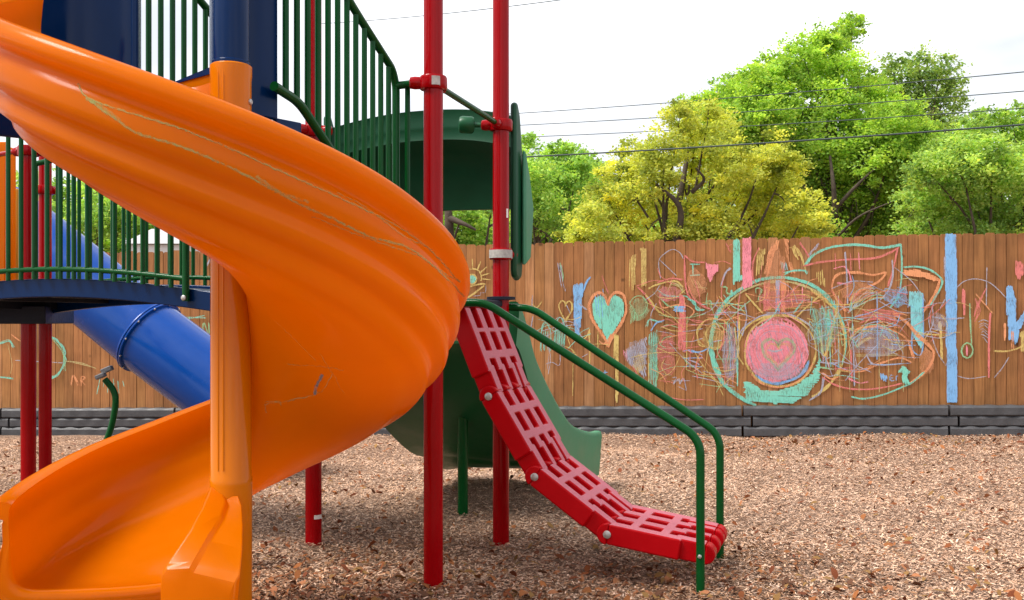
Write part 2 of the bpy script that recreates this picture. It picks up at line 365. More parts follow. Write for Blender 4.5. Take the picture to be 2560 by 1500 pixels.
ck_off = [.0055]
cg = random.Random(21)
ZA = lambda p: (1280 + p[0] * .3115, 560 + p[1] * .3115)
ZB = lambda p: (1720 + p[0] * .3113, 560 + p[1] * .3113)
ZC = lambda p: (2080 + p[0] * .3115, 560 + p[1] * .3115)
ZL = lambda p: (p[0] * .508, 400 + p[1] * .508)
ZE = lambda p: (1100 + p[0] * .1625, 560 + p[1] * .1625)
class Chalk:
    def __init__(s): s.d = {}
    def ribbon(s, pts, w, color, dense=False):
        ck_off[0] += .000012; off = ck_off[0]
        P = [fencept(x, y, off) for x, y in pts]; V = []; n = len(P); w = w * 1.15 / 265 / 2
        for i in range(n):
            t = (P[min(i + 1, n - 1)] - P[max(i - 1, 0)]); t = t.normalized() if t.length > 1e-9 else Vector((1, 0, 0))
            nn = t.cross(FN3).normalized(); k = w * (.75 + .5 * cg.random()) * (1 if 0 < i < n - 1 else .6); V += [P[i] + nn * k, P[i] - nn * k]
        mb = s.d.setdefault(('ckd_' if dense else 'ck_') + color, MB())
        mb.add(V, [(2 * i, 2 * i + 1, 2 * i + 3, 2 * i + 2) for i in range(n - 1)])
    def line(s, Z, color, w, pts, rep=1, jit=3, dense=False):
        for r in range(rep):
            Q = [(p[0] + cg.uniform(-jit, jit), p[1] + cg.uniform(-jit, jit)) for p in pts]
            Q = [Z(p) for p in Q]
            L = sum(math.dist(Q[i], Q[i + 1]) for i in range(len(Q) - 1)); n = max(4, int(L / 5))
            s.ribbon([tuple(q) for q in (spline(Q, n) if len(Q) > 2 else np.linspace(Q[0], Q[1], n))], w, color, dense)
    def circ(s, Z, color, w, c, r, a0=0, a1=360, rep=1, jit=4, ry=None, dense=False):
        ry = ry or r; n = max(8, int(abs(a1 - a0) / 14))
        s.line(Z, color, w, [(c[0] + r * math.cos(R(a0 + (a1 - a0) * i / n)), c[1] + ry * math.sin(R(a0 + (a1 - a0) * i / n))) for i in range(n + 1)], rep, jit, dense)
    def fill(s, Z, color, poly, w=3.2, step=9, ang=90, dense=True, rag=8):
        """hatch a polygon with near-parallel strokes"""
        ca, sa = math.cos(R(ang)), math.sin(R(ang)); rot = [(x * ca + y * sa, -x * sa + y * ca) for x, y in poly]
        v0 = min(p[1] for p in rot); v1 = max(p[1] for p in rot); v = v0 + step * .5
        while v < v1:
            xs = []
            for i in range(len(rot)):
                (x0, y0), (x1, y1) = rot[i], rot[(i + 1) % len(rot)]
                if (y0 - v) * (y1 - v) < 0: xs.append(x0 + (v - y0) / (y1 - y0) * (x1 - x0))
            xs.sort()
            for i in range(0, len(xs) - 1, 2):
                a = xs[i] + cg.uniform(-rag, rag); b = xs[i + 1] + cg.uniform(-rag, rag); dv = cg.uniform(-step * .4, step * .4)
                if b - a > 6: s.line(Z, color, w, [(a * ca - v * sa, a * sa + v * ca), (b * ca - (v + dv) * sa, b * sa + (v + dv) * ca)], 1, 1, dense)
            v += step
    def scrib(s, Z, color, c, rx, ry, n, w=1.6):
        pts = [(c[0] + cg.uniform(-rx, rx), c[1] + cg.uniform(-ry, ry)) for _ in range(n)]; s.line(Z, color, w, pts, 1, 0)
    def done(s, name, label=None):
        root = None
        for mi, (k, mb) in enumerate(s.d.items()):
            if root is None: root = MB(); mats = []
            root.add(mb.v, mb.f, mi); mats.append(M[k])
        o = root.build(name, mats, fence, smooth=False); o.visible_shadow = True
        if label: o['label'] = label
        return o
def heart(c, w, h, n=22):
    P = []
    for i in range(n + 1):
        t = 2 * math.pi * i / n; x = 16 * math.sin(t) ** 3; y = 13 * math.cos(t) - 5 * math.cos(2 * t) - 2 * math.cos(3 * t) - math.cos(4 * t)
        P.append((c[0] + x / 16 * w / 2, c[1] - y / 14.5 * h / 2))
    return P
# left panel A
k = Chalk()
H = heart((770, 730), 300, 440)
k.fill(ZA, 'teal', heart((770, 730), 260, 390), 3.6, 10, 88); k.fill(ZA, 'blue', [(650, 560), (740, 520), (735, 760), (660, 720)], 2, 22, 86, False)
k.line(ZA, 'orange', 4.5, H, 3, 7); k.line(ZA, 'red', 1.5, [(720, 410), (750, 500), (775, 560)], 2); k.done('chalk_heart', 'orange outlined heart filled with teal chalk')
k = Chalk()
k.fill(ZA, 'blue', [(490, 490), (570, 470), (560, 740), (540, 890), (505, 900), (500, 740)], 3.2, 9, 90)
k.line(ZA, 'blue', 3, [(560, 560), (600, 470), (625, 425)], 3, 8); k.line(ZA, 'lav', 3, [(540, 640), (600, 690)], 2, 8)
k.line(ZA, 'yellow', 2.6, heart((430, 690), 110, 180), 2, 5); k.line(ZA, 'lav', 1.5, [(440, 650), (470, 720)], 2)
k.fill(ZA, 'lav', [(360, 300), (400, 330), (410, 470), (440, 550), (385, 480)], 2, 12, 80, False); k.line(ZA, 'green', 1.5, [(385, 310), (410, 400), (405, 460)], 2, 5)
k.line(ZA, 'lav', 2, [(165, 570), (160, 640), (165, 720)], 2); k.line(ZA, 'lav', 1.8, [(165, 740), (150, 850)], 2); k.line(ZA, 'yellow', 2, [(160, 640), (200, 670), (240, 620)], 2)
for cx, cy in ((265, 960), (380, 920)):
    k.line(ZA, 'teal', 1.6, [(cx - 35, cy + 60), (cx - 30, cy - 100), (cx + 5, cy - 170), (cx + 40, cy - 100), (cx + 40, cy + 60)], 2, 6); k.fill(ZA, 'teal', [(cx - 20, cy - 110), (cx + 25, cy - 110), (cx + 25, cy + 50), (cx - 20, cy + 50)], 1.8, 16, 92, False)
k.line(ZA, 'lav', 1.6, [(270, 1125), (320, 1110), (380, 1130), (385, 1000)], 1); k.line(ZA, 'lav', 1.4, [(340, 780), (370, 750), (420, 770), (445, 830)], 1)
k.done('chalk_scribble', 'small hearts and blue smear in chalk')
k = Chalk()
k.fill(ZA, 'yellow', [(935, 290), (985, 240), (1000, 240), (985, 480), (965, 545), (945, 500)], 2.4, 12, 90, False); k.fill(ZA, 'yellow', [(1030, 190), (1080, 200), (1075, 500), (1035, 500)], 2.6, 11, 90, False)
k.fill(ZA, 'yellow', [(820, 880), (855, 890), (850, 1430), (830, 1430)], 3, 9, 90)
k.line(ZA, 'yellow', 2, [(620, 840), (600, 900), (560, 930), (540, 920)], 2, 5); k.line(ZA, 'yellow', 2, [(625, 850), (625, 1150)], 2, 3); k.line(ZA, 'yellow', 1.8, [(690, 860), (690, 1020)], 2, 4)
k.line(ZA, 'yellow', 1.8, [(430, 985), (480, 1000), (520, 1060)], 2, 5); k.line(ZA, 'yellow', 1.8, [(490, 1010), (490, 1380)], 1); k.line(ZA, 'yellow', 1.8, [(600, 970), (700, 960), (790, 975)], 1); k.line(ZA, 'orange', 2, [(690, 940), (740, 960), (790, 880)], 2, 8)
k.line(ZA, 'lav', 1.5, [(560, 1070), (610, 1040)], 1); k.line(ZA, 'blue', 2, [(680, 1190), (720, 1195)], 1); k.line(ZA, 'blue', 2, [(700, 1165), (700, 1215)], 1); k.line(ZA, 'blue', 2, [(745, 1170), (745, 1225)], 1); k.line(ZA, 'blue', 2, [(722, 1192), (770, 1188)], 1)
k.done('chalk_scribble', 'yellow chalk strokes')
k = Chalk()
k.line(ZA, 'green', 1.8, [(945, 640), (975, 590), (1040, 580), (1090, 640), (1060, 720), (1020, 740)], 2, 6)
for q in range(6): k.line(ZA, 'green', 1.6, [(945 + q * 8, 620 + q * 14), (960 + q * 10, 700 + q * 8), (950 + q * 12, 800 - q * 6)], 1, 6)
k.fill(ZA, 'lav', [(890, 1030), (1080, 900), (1075, 1110), (1070, 1250), (980, 1150), (920, 1100)], 3, 14, 75, False); k.fill(ZA, 'pink', [(890, 1020), (920, 1010), (925, 1100), (900, 1090)], 2, 12, 90, False)
k.fill(ZA, 'teal', [(1100, 880), (1170, 850), (1168, 1330), (1095, 1290), (1105, 1050)], 2.2, 15, 90, False); k.line(ZA, 'yellow', 1.8, [(1095, 1000), (1095, 1260)], 1); k.line(ZA, 'red', 1.6, [(960, 1130), (1010, 1220)], 2)
k.line(ZA, 'teal', 2, [(1080, 830), (1100, 770), (1140, 770), (1200, 790)], 2, 8); k.line(ZA, 'blue', 1.6, [(1110, 860), (1160, 790), (1220, 780)], 2, 8)
k.line(ZA, 'green', 1.5, [(1120, 1090), (1170, 1180), (1150, 1300)], 2, 6)
k.done('chalk_scribble', 'lavender fan shape with teal edge in chalk')
k = Chalk()
k.line(ZA, 'lav', 1.8, [(1190, 440), (1178, 300), (1230, 230), (1290, 205), (1350, 230), (1375, 280)], 1); k.line(ZA, 'lav', 1.8, [(1185, 285), (1320, 415)], 1)
k.line(ZA, 'red', 2.6, [(1010, 510), (1080, 580), (1140, 690)], 3, 8); k.line(ZA, 'yellow', 2.6, [(1090, 520), (1170, 490), (1300, 460), (1370, 500)], 2, 8); k.line(ZA, 'red', 2.2, [(1170, 470), (1280, 440), (1370, 450)], 2, 6)
k.line(ZA, 'yellow', 2.4, [(1070, 560), (1120, 620), (1170, 700), (1270, 750)], 3, 10); k.line(ZA, 'olive', 2, [(1260, 530), (1290, 480), (1350, 490), (1380, 560)], 3, 14)
k.line(ZA, 'teal', 2, [(1180, 530), (1220, 570), (1320, 580), (1400, 580), (1460, 640), (1530, 700)], 2, 5); k.line(ZA, 'green', 2, [(1200, 600), (1250, 660), (1310, 660), (1400, 640)], 2, 6); k.line(ZA, 'orange', 2.2, [(1180, 620), (1220, 670), (1320, 650), (1400, 650), (1460, 700), (1420, 750)], 2, 6)
k.fill(ZA, 'red', [(1345, 560), (1385, 580), (1390, 1030), (1335, 1000)], 3.5, 9, 90); k.fill(ZA, 'blue', [(1300, 660), (1390, 660), (1390, 705), (1300, 705)], 3, 9, 0)
k.line(ZA, 'red', 3, [(1380, 260), (1390, 480), (1430, 590), (1540, 650)], 2, 5); k.line(ZA, 'red', 2.6, [(1385, 255), (1450, 300), (1560, 310)], 2, 5)
k.line(ZA, 'yellow', 2, [(1405, 740), (1400, 1170)], 2, 3); k.line(ZA, 'yellow', 2.2, [(1540, 780), (1490, 870), (1500, 960), (1540, 990)], 2, 5); k.line(ZA, 'yellow', 2.2, [(1400, 1165), (1450, 1180), (1540, 1130)], 1)
for (yy, cc) in ((780, 'red'), (830, 'green'), (870, 'lav'), (900, 'orange'), (940, 'pink'), (985, 'green'), (1015, 'red'), (1075, 'pink'), (1115, 'green'), (1170, 'red'), (1215, 'green'), (1260, 'red')):
    k.line(ZA, cc, 1.6, [(1170 + cg.uniform(0, 30), yy + cg.uniform(-15, 15)), (1250, yy + cg.uniform(-20, 20)), (1290 + cg.uniform(-30, 60), yy + cg.uniform(-10, 30))], 1)
for (yy, cc) in ((760, 'red'), (860, 'lav'), (940, 'lav'), (1020, 'blue'), (1080, 'blue'), (1150, 'blue')): k.line(ZA, cc, 1.8, [(1370, yy), (1440, yy + cg.uniform(-15, 15)), (1530, yy + cg.uniform(-25, 40))], 1)
k.line(ZA, 'lav', 2, [(1290, 1235), (1320, 1230), (1290, 1290), (1340, 1240), (1345, 1290), (1375, 1235), (1400, 1330)], 1, 0); k.line(ZA, 'lav', 1.6, [(1280, 1260), (1430, 1255)], 1); k.line(ZA, 'lav', 1.6, [(1330, 1300), (1400, 1335)], 1)
k.line(ZA, 'red', 2, [(1160, 1330), (1240, 1380), (1380, 1410), (1540, 1410)], 1)
k.done('chalk_scribble', 'red bar with ladder lines and curling eye in chalk')
# middle panel B
k = Chalk()
k.circ(ZB, 'pink', 2, (710, 1010), 250, 0, 360, 2, 10); 
k.fill(ZB, 'pink', [(710 + 250 * math.cos(R(t)), 1020 + 250 * math.sin(R(t))) for t in range(0, 360, 12)], 3.6, 12, 82, True, 14)
k.fill(ZB, 'lav', [(710 + 245 * math.cos(R(t)), 1020 + 245 * math.sin(R(t))) for t in range(0, 360, 12)], 1.6, 44, 70, False, 30)
for rr, cc in ((215, 'lav'), (200, 'pink'), (180, 'red'), (160, 'lav')): k.circ(ZB, cc, 2, (710, 1020), rr, 0, 330, 1, 7)
k.circ(ZB, 'yellow', 3.2, (740, 1020), 285, 0, 360, 2, 8); k.circ(ZB, 'blue', 4, (720, 1010), 270, 20, 130, 3, 8); k.circ(ZB, 'orange', 2.4, (730, 1020), 290, 20, 140, 2, 8)
k.line(ZB, 'green', 4, heart((725, 1030), 260, 260), 3, 8); k.line(ZB, 'yellow', 2, heart((725, 1040), 200, 190), 2, 8); k.line(ZB, 'aqua', 3, [(640, 1010), (700, 1020), (760, 1010)], 3, 6)
k.done('chalk_circle', 'pink chalk disc with a green heart inside')
k = Chalk()
k.fill(ZB, 'teal', [(450, 1260), (520, 1280), (600, 1340), (720, 1340), (880, 1290), (1000, 1200), (1060, 1080), (1060, 1250), (960, 1370), (850, 1430), (700, 1440), (520, 1420), (460, 1420)], 4.2, 13, 2, True, 10)
k.circ(ZB, 'teal', 5.5, (730, 950), 545, 150, 330, 3, 8, 520); k.circ(ZB, 'teal', 5, (730, 980), 550, 110, 200, 3, 9, 500); k.circ(ZB, 'olive', 3.5, (730, 960), 535, 205, 335, 2, 7, 500)
k.circ(ZB, 'yellow', 3.5, (720, 960), 545, -60, 60, 3, 10, 500); k.circ(ZB, 'teal', 2.4, (735, 950), 535, -50, 20, 2, 8, 510)
k.circ(ZB, 'yellow', 2.6, (730, 1000), 330, 150, 330, 2, 6, 270); k.circ(ZB, 'lav', 2, (720, 1010), 350, 160, 350, 2, 8, 290)
k.done('chalk_circle', 'big teal and yellow ring around the pink disc')
k = Chalk()
k.fill(ZB, 'teal', [(360, 120), (415, 120), (420, 300), (435, 460), (375, 460), (345, 590), (360, 400)], 4, 10, 90); k.fill(ZB, 'pink', [(440, 110), (502, 110), (505, 300), (512, 500), (440, 520)], 4.2, 8, 90); k.done('chalk_stripe', 'teal and pink vertical chalk bars')
k = Chalk()
k.fill(ZB, 'pink', [(145, 315), (240, 325), (245, 380), (210, 400), (180, 465), (155, 420)], 3.6, 9, 88); k.line(ZB, 'teal', 3, [(15, 325), (95, 325)], 2, 3); k.line(ZB, 'teal', 3, [(40, 325), (40, 410)], 2, 3); k.line(ZB, 'teal', 3, [(15, 412), (100, 408)], 2, 3)
k.line(ZB, 'red', 3, [(0, 500), (40, 590), (120, 660), (200, 690)], 2, 5); k.line(ZB, 'red', 2, [(210, 310), (280, 300), (345, 320)], 1); k.line(ZB, 'red', 2, [(305, 150), (345, 230), (320, 190), (350, 160)], 1)
k.line(ZB, 'lav', 3, [(265, 490), (300, 390), (345, 350)], 2, 8); k.line(ZB, 'green', 2.4, [(260, 510), (310, 510), (310, 550), (350, 570)], 2, 6); k.line(ZB, 'green', 1.6, [(140, 630), (190, 620), (180, 660), (205, 690)], 2, 8)
for q in range(6): k.line(ZB, 'olive', 1.4, [(20 + q * 12, 430 + q * 8), (60 + q * 12, 500 + q * 3), (110 + q * 8, 510)], 1, 8)
k.line(ZB, 'teal', 3, [(0, 600), (50, 630), (70, 690), (130, 690)], 3, 6)
k.done('chalk_letters', 'teal letter I beside a pink heart')
k = Chalk()
k.fill(ZB, 'yellow', [(560, 200), (625, 190), (600, 330), (560, 430), (545, 400)], 3, 14, 92, False); k.line(ZB, 'red', 2.4, [(575, 190), (530, 290), (520, 420), (545, 470)], 2, 6)
k.fill(ZB, 'orange', [(640, 230), (720, 120), (735, 130), (690, 260), (650, 420), (610, 430)], 3.6, 13, 105, False); k.fill(ZB, 'orange', [(770, 115), (805, 120), (810, 280), (870, 400), (830, 390), (790, 260)], 3.4, 12, 75, False)
k.fill(ZB, 'yellow', [(820, 190), (860, 165), (890, 260), (885, 290), (850, 250)], 2.8, 13, 70, False); k.line(ZB, 'yellow', 2.4, [(850, 170), (900, 240), (940, 370)], 2, 6)
k.fill(ZB, 'aqua', [(735, 300), (790, 310), (800, 370), (750, 360)], 2.6, 12, 80, False); k.line(ZB, 'teal', 3, [(770, 400), (830, 370), (945, 380), (950, 400)], 3, 10)
k.line(ZB, 'red', 2.4, [(895, 150), (940, 210), (975, 280)], 3, 6); k.line(ZB, 'lav', 2, [(970, 250), (1050, 150), (1020, 210)], 2, 6)
k.fill(ZB, 'red', [(610, 470), (660, 460), (660, 700), (610, 690)], 3.4, 13, 90, False); k.fill(ZB, 'blue', [(708, 450), (735, 450), (735, 700), (705, 700)], 3.2, 10, 90); k.fill(ZB, 'orange', [(745, 460), (790, 470), (775, 710), (750, 710)], 3.4, 11, 90)
k.line(ZB, 'orange', 2.6, [(800, 470), (810, 600)], 2, 4); k.fill(ZB, 'yellow', [(1020, 380), (1085, 370), (1110, 520), (1060, 480)], 2.4, 14, 85, False)
k.line(ZB, 'red', 2, [(800, 580), (900, 570), (980, 600)], 2, 8); k.fill(ZB, 'pink', [(915, 500), (935, 500), (930, 620), (912, 610)], 2.6, 10, 90); k.line(ZB, 'yellow', 3, [(465, 560), (530, 640), (600, 720)], 2, 5); k.line(ZB, 'yellow', 3, [(1070, 570), (940, 680), (860, 760)], 2, 6)
k.line(ZB, 'green', 2, [(540, 560), (550, 520), (590, 530), (560, 600), (600, 590)], 2, 10); k.line(ZB, 'lav', 2, [(460, 640), (465, 760), (440, 900)], 2, 6)
for q in range(7): k.line(ZB, ['orange', 'yellow', 'lav', 'red'][q % 4], 1.5, [(620 + cg.uniform(-10, 30), 560 + q * 26), (760, 570 + q * 24), (980 + cg.uniform(-60, 40), 560 + q * 22)], 1, 8)
k.line(ZB, 'teal', 2, [(930, 600), (890, 660), (850, 720)], 2, 5)
k.done('chalk_scribble', 'flame shapes in orange and yellow chalk above the ring')
k = Chalk()
k.circ(ZB, 'yellow', 2.2, (210, 880), 140, 120, 400, 2, 8, 120); k.circ(ZB, 'yellow', 2.2, (220, 900), 75, 0, 360, 2, 8, 100); k.fill(ZB, 'orange', [(215, 860), (285, 850), (270, 980), (210, 1000)], 2, 20, 95, False)
for q in range(12): k.line(ZB, ['lav', 'red', 'orange', 'teal', 'yellow', 'blue'][q % 6], 1.7, [(290 + q * 9, 770 + cg.uniform(0, 120)), (300 + q * 10, 1000 + cg.uniform(-60, 60)), (280 + q * 11, 1250 + cg.uniform(-150, 80))], 1, 6)
for q in range(8): k.line(ZB, ['lav', 'green', 'orange', 'red'][q % 4], 1.5, [(190 + cg.uniform(0, 40), 720 + q * 72), (300, 730 + q * 70), (400 + cg.uniform(-20, 30), 720 + q * 72)], 1, 8)
k.fill(ZB, 'teal', [(385, 1080), (410, 1100), (415, 1300), (395, 1310)], 2.6, 10, 90); k.fill(ZB, 'yellow', [(405, 740), (418, 740), (412, 1030), (402, 1030)], 2, 7, 90); k.line(ZB, 'lav', 2.2, [(0, 1090), (60, 1110), (90, 1130)], 2, 5); k.line(ZB, 'blue', 2.4, [(0, 1020), (90, 1025), (160, 1000)], 2, 6)
k.done('chalk_scribble', 'yellow loops at the left of the ring')
k = Chalk()
for q in range(14): k.line(ZB, ['teal', 'yellow', 'lav', 'red', 'aqua', 'olive', 'green'][q % 7], 1.8, [(1010 + q * 15, 650 + cg.uniform(-40, 120)), (1040 + q * 14, 820 + cg.uniform(-60, 60)), (1060 + q * 13, 1000 + cg.uniform(-60, 200))], 1, 10)
for q in range(10): k.scrib(ZB, ['lav', 'teal', 'yellow', 'olive', 'aqua'][q % 5], (1080 + cg.uniform(-90, 90), 760 + cg.uniform(-90, 140)), 70, 60, 6, 1.5)
k.line(ZB, 'yellow', 3, [(1050, 860), (1100, 1060), (1200, 680)], 3, 8); k.fill(ZB, 'aqua', [(1110, 780), (1150, 760), (1145, 900), (1115, 940)], 2.4, 12, 90, False)
k.line(ZB, 'lav', 2, [(1060, 1110), (1160, 1120), (1260, 1110)], 2, 6); k.line(ZB, 'green', 2.2, [(1060, 1150), (1180, 1170)], 2, 6); k.line(ZB, 'orange', 2.4, [(1080, 1190), (1150, 1240), (1230, 1220)], 2, 6); k.line(ZB, 'yellow', 2.6, [(1230, 1180), (1340, 1190)], 1); k.line(ZB, 'lav', 2, [(1090, 1230), (1060, 1350), (970, 1420)], 3, 8)
k.line(ZB, 'red', 2, [(1080, 1230), (1180, 1290), (1340, 1330)], 2, 6)
k.done('chalk_scribble', 'tangle of chalk at the right of the ring')
# right panel C
k = Chalk()
k.fill(ZC, 'blue', [(915, 80), (992, 80), (1000, 480), (995, 900), (1000, 1430), (930, 1430), (920, 700), (910, 300)], 4.4, 8, 90, True, 5); k.line(ZC, 'lav', 2, [(905, 260), (900, 420)], 3, 6); k.done('chalk_stripe', 'tall light blue chalk stripe the height of the fence')
k = Chalk()
k.line(ZC, 'teal', 4.5, [(-215, 330), (-150, 250), (-30, 195), (100, 170), (250, 170), (400, 190), (555, 165)], 2, 4); k.line(ZC, 'teal', 3, [(555, 165), (560, 340), (540, 560), (470, 670)], 2, 4); k.line(ZC, 'teal', 3.2, [(575, 345), (680, 340), (780, 365), (870, 430), (880, 490), (830, 580), (790, 650)], 2, 4)
k.fill(ZC, 'orange', [(575, 370), (680, 365), (790, 400), (870, 440), (830, 460), (740, 430), (570, 410)], 3.2, 10, 10); k.line(ZC, 'orange', 4, [(860, 440), (850, 510), (790, 620), (730, 720)], 3, 7)
k.line(ZC, 'red', 3.2, [(-230, 340), (-100, 305), (100, 285), (330, 275), (450, 235), (540, 190)], 2, 5); k.line(ZC, 'red', 2.4, [(525, 200), (490, 340), (450, 500)], 2, 6); k.line(ZC, 'lav', 2.2, [(485, 290), (490, 400), (460, 520), (380, 610)], 2, 6)
k.line(ZC, 'orange', 3.4, [(110, 700), (20, 570), (0, 470), (60, 400), (200, 390), (330, 410), (430, 390), (370, 460), (230, 530), (140, 610)], 3, 7); k.line(ZC, 'pink', 2, [(20, 360), (110, 355), (150, 470), (40, 480)], 2, 10)
for xx in (25, 145, 215): k.line(ZC, ['orange', 'red', 'pink'][xx % 3], 2, [(xx, 230), (xx + 8, 370)], 1)
k.line(ZC, 'lav', 2.6, [(105, 225), (120, 420), (125, 640)], 2, 3)
for q in range(14): k.line(ZC, ['lav', 'green', 'olive', 'lav', 'teal', 'orange'][q % 6], 1.6, [(120 + q * 5, 720 - q * 4), (180 + q * 12, 590 + cg.uniform(-60, 20)), (330 + q * 8, 500 + q * 8)], 1, 8)
for q in range(10): k.scrib(ZC, ['blue', 'lav', 'lav', 'teal'][q % 4], (480 + q * 12, 580 + cg.uniform(-50, 50)), 60, 60, 5, 1.5)
k.done('chalk_scribble', 'cat ear shapes in teal and orange chalk')
k = Chalk()
k.fill(ZC, 'aqua', [(620, 540), (730, 550), (732, 900), (720, 1000), (640, 900)], 3.6, 10, 90); k.line(ZC, 'blue', 2.2, [(640, 880), (650, 1010), (725, 1015), (730, 560)], 2, 4); k.done('chalk_stripe', 'aqua chalk block')
k = Chalk()
k.line(ZC, 'orange', 4, [(500, 720), (600, 790), (680, 880), (780, 970), (820, 1040), (790, 1130), (720, 1210), (620, 1280)], 3, 9); k.line(ZC, 'red', 2.8, [(0, 1280), (120, 1320), (300, 1330), (470, 1300), (560, 1280)], 2, 5); k.line(ZC, 'teal', 3, [(150, 1385), (260, 1400), (420, 1370), (560, 1310), (640, 1270), (740, 1190)], 2, 5)
k.line(ZC, 'orange', 3, [(80, 1165), (230, 1180), (380, 1120), (540, 1070), (640, 1110)], 2, 6); k.line(ZC, 'orange', 2.8, [(150, 900), (220, 840), (350, 825), (500, 860), (600, 930), (660, 1090)], 3, 8)
for q in range(9): k.line(ZC, ['red', 'red', 'lav', 'orange', 'lav'][q % 5], 2, [(220 + cg.uniform(-20, 20), 690 + q * 18), (380, 690 + q * 14 + cg.uniform(-12, 12)), (560 + cg.uniform(-50, 10), 710 + q * 16)], 1, 6)
for q in range(8): k.circ(ZC, ['lav', 'blue', 'lav', 'teal'][q % 4], 1.7, (350, 990), 150 + q * 8, 180, 350, 1, 12, 110 + q * 9)
k.line(ZC, 'yellow', 3.4, [(190, 990), (240, 950), (310, 910)], 3, 6); k.line(ZC, 'yellow', 3, [(470, 950), (490, 980), (480, 1040)], 2, 4); k.line(ZC, 'yellow', 2.2, [(560, 950), (575, 990), (545, 985)], 3, 6)
for yy in (990, 1000, 1045, 1055): k.line(ZC, ['lav', 'olive'][yy % 2], 1.6, [(190, yy), (350, yy + 4), (530, yy - 2)], 1, 6)
k.line(ZC, 'blue', 2.4, [(360, 540), (365, 900), (360, 1090)], 1, 4); k.line(ZC, 'lav', 2.2, [(165, 800), (180, 1300)], 2, 4); k.line(ZC, 'red', 2.6, [(150, 1000), (160, 1260)], 2, 8); k.line(ZC, 'lav', 2, [(280, 1050), (340, 1130), (560, 1120)], 2, 8)
for xx in (60, 140, 215, 375, 450, 570): k.line(ZC, 'olive', 1.4, [(xx, 930), (xx + 4, 1350)], 1, 3)
k.line(ZC, 'pink', 2, [(130, 1240), (220, 1270), (290, 1265)], 2, 6)
k.done('chalk_scribble', 'orange edged cat eye in chalk')
k = Chalk()
k.fill(ZC, 'teal', [(565, 1135), (640, 1190), (605, 1195), (600, 1240), (635, 1285), (570, 1280), (565, 1200), (530, 1190)], 3.4, 9, 80); k.done('chalk_arrow', 'teal arrow pointing up')
k = Chalk()
k.fill(ZC, 'blue', [(385, 1195), (415, 1205), (440, 1215), (440, 1265), (400, 1255)], 3, 10, 80); k.line(ZC, 'blue', 2.8, [(495, 1215), (465, 1215), (468, 1255), (500, 1255)], 1, 1); k.line(ZC, 'blue', 2.6, [(468, 1235), (492, 1235)], 1, 1); k.line(ZC, 'blue', 2.8, [(515, 1255), (515, 1220), (530, 1220)], 1, 1); k.done('chalk_letters', 'small blue chalk letters')
k = Chalk()
k.line(ZC, 'lav', 1.8, [(1000, 510), (1060, 460), (1150, 443), (1260, 465), (1340, 530), (1395, 590)], 1, 3); k.line(ZC, 'lav', 2, [(1245, 350), (1240, 660)], 1, 3); k.fill(ZC, 'red', [(1045, 520), (1065, 530), (1068, 740), (1050, 740)], 2.6, 8, 90)
k.line(ZC, 'orange', 2.6, [(1150, 560), (1290, 720)], 1, 3); k.line(ZC, 'red', 2.2, [(1240, 510), (1170, 650), (1140, 740)], 2, 8); k.line(ZC, 'red', 2, [(1150, 590), (1180, 700), (1140, 780)], 2, 8); k.line(ZC, 'red', 4, [(1272, 710), (1260, 900), (1258, 1235)], 2, 3, True)
k.line(ZC, 'green', 2.6, [(1105, 635), (1110, 800), (1120, 960)], 2, 3); k.circ(ZC, 'green', 3, (1085, 1015), 45, 0, 360, 2, 4, 60); k.line(ZC, 'pink', 3, [(1085, 980), (1090, 1050)], 3, 8)
for q in range(7): k.line(ZC, 'lav', 1.6, [(1170 + q * 6, 790 + q * 20), (1215, 765 + q * 24), (1250, 780 + q * 28)], 1, 6)
k.line(ZC, 'lav', 2, [(1000, 1215), (1100, 1240), (1240, 1225)], 1); k.line(ZC, 'lav', 2, [(1300, 1235), (1370, 1150), (1420, 1070)], 1); k.line(ZC, 'yellow', 3.4, [(1295, 1020), (1400, 1020), (1500, 990), (1545, 960)], 2, 4)
k.fill(ZC, 'yellow', [(855, 780), (880, 790), (890, 1090), (875, 1090)], 2.6, 9, 88); k.line(ZC, 'lav', 2, [(815, 640), (780, 780), (840, 1010), (915, 1140)], 1, 3); k.line(ZC, 'lav', 2, [(860, 690), (910, 600)], 1); k.line(ZC, 'lav', 1.8, [(800, 740), (920, 760), (1060, 750)], 2, 6); k.line(ZC, 'lav', 1.8, [(800, 840), (920, 860)], 1)
k.done('chalk_scribble', 'faint oval with red and green lines in chalk')
k = Chalk()
k.fill(ZC, 'blue', [(1400, 500), (1440, 495), (1475, 610), (1475, 940), (1425, 930), (1405, 700)], 4, 9, 90); k.fill(ZC, 'blue', [(1470, 800), (1560, 680), (1570, 740), (1500, 850), (1490, 960), (1465, 960)], 3.6, 9, 100); k.fill(ZC, 'red', [(1475, 300), (1530, 310), (1535, 400), (1500, 455), (1475, 400)], 3.6, 9, 90)
k.fill(ZC, 'orange', [(1375, 800), (1395, 800), (1390, 940), (1370, 935)], 3, 8, 90); k.fill(ZC, 'yellow', [(1510, 880), (1545, 840), (1545, 1030), (1515, 1020)], 3, 11, 92, False); k.fill(ZC, 'orange', [(1420, 870), (1460, 850), (1455, 1000), (1430, 1000)], 2.6, 12, 90, False)
k.done('chalk_stripe', 'blue letter shape with a red heart above')
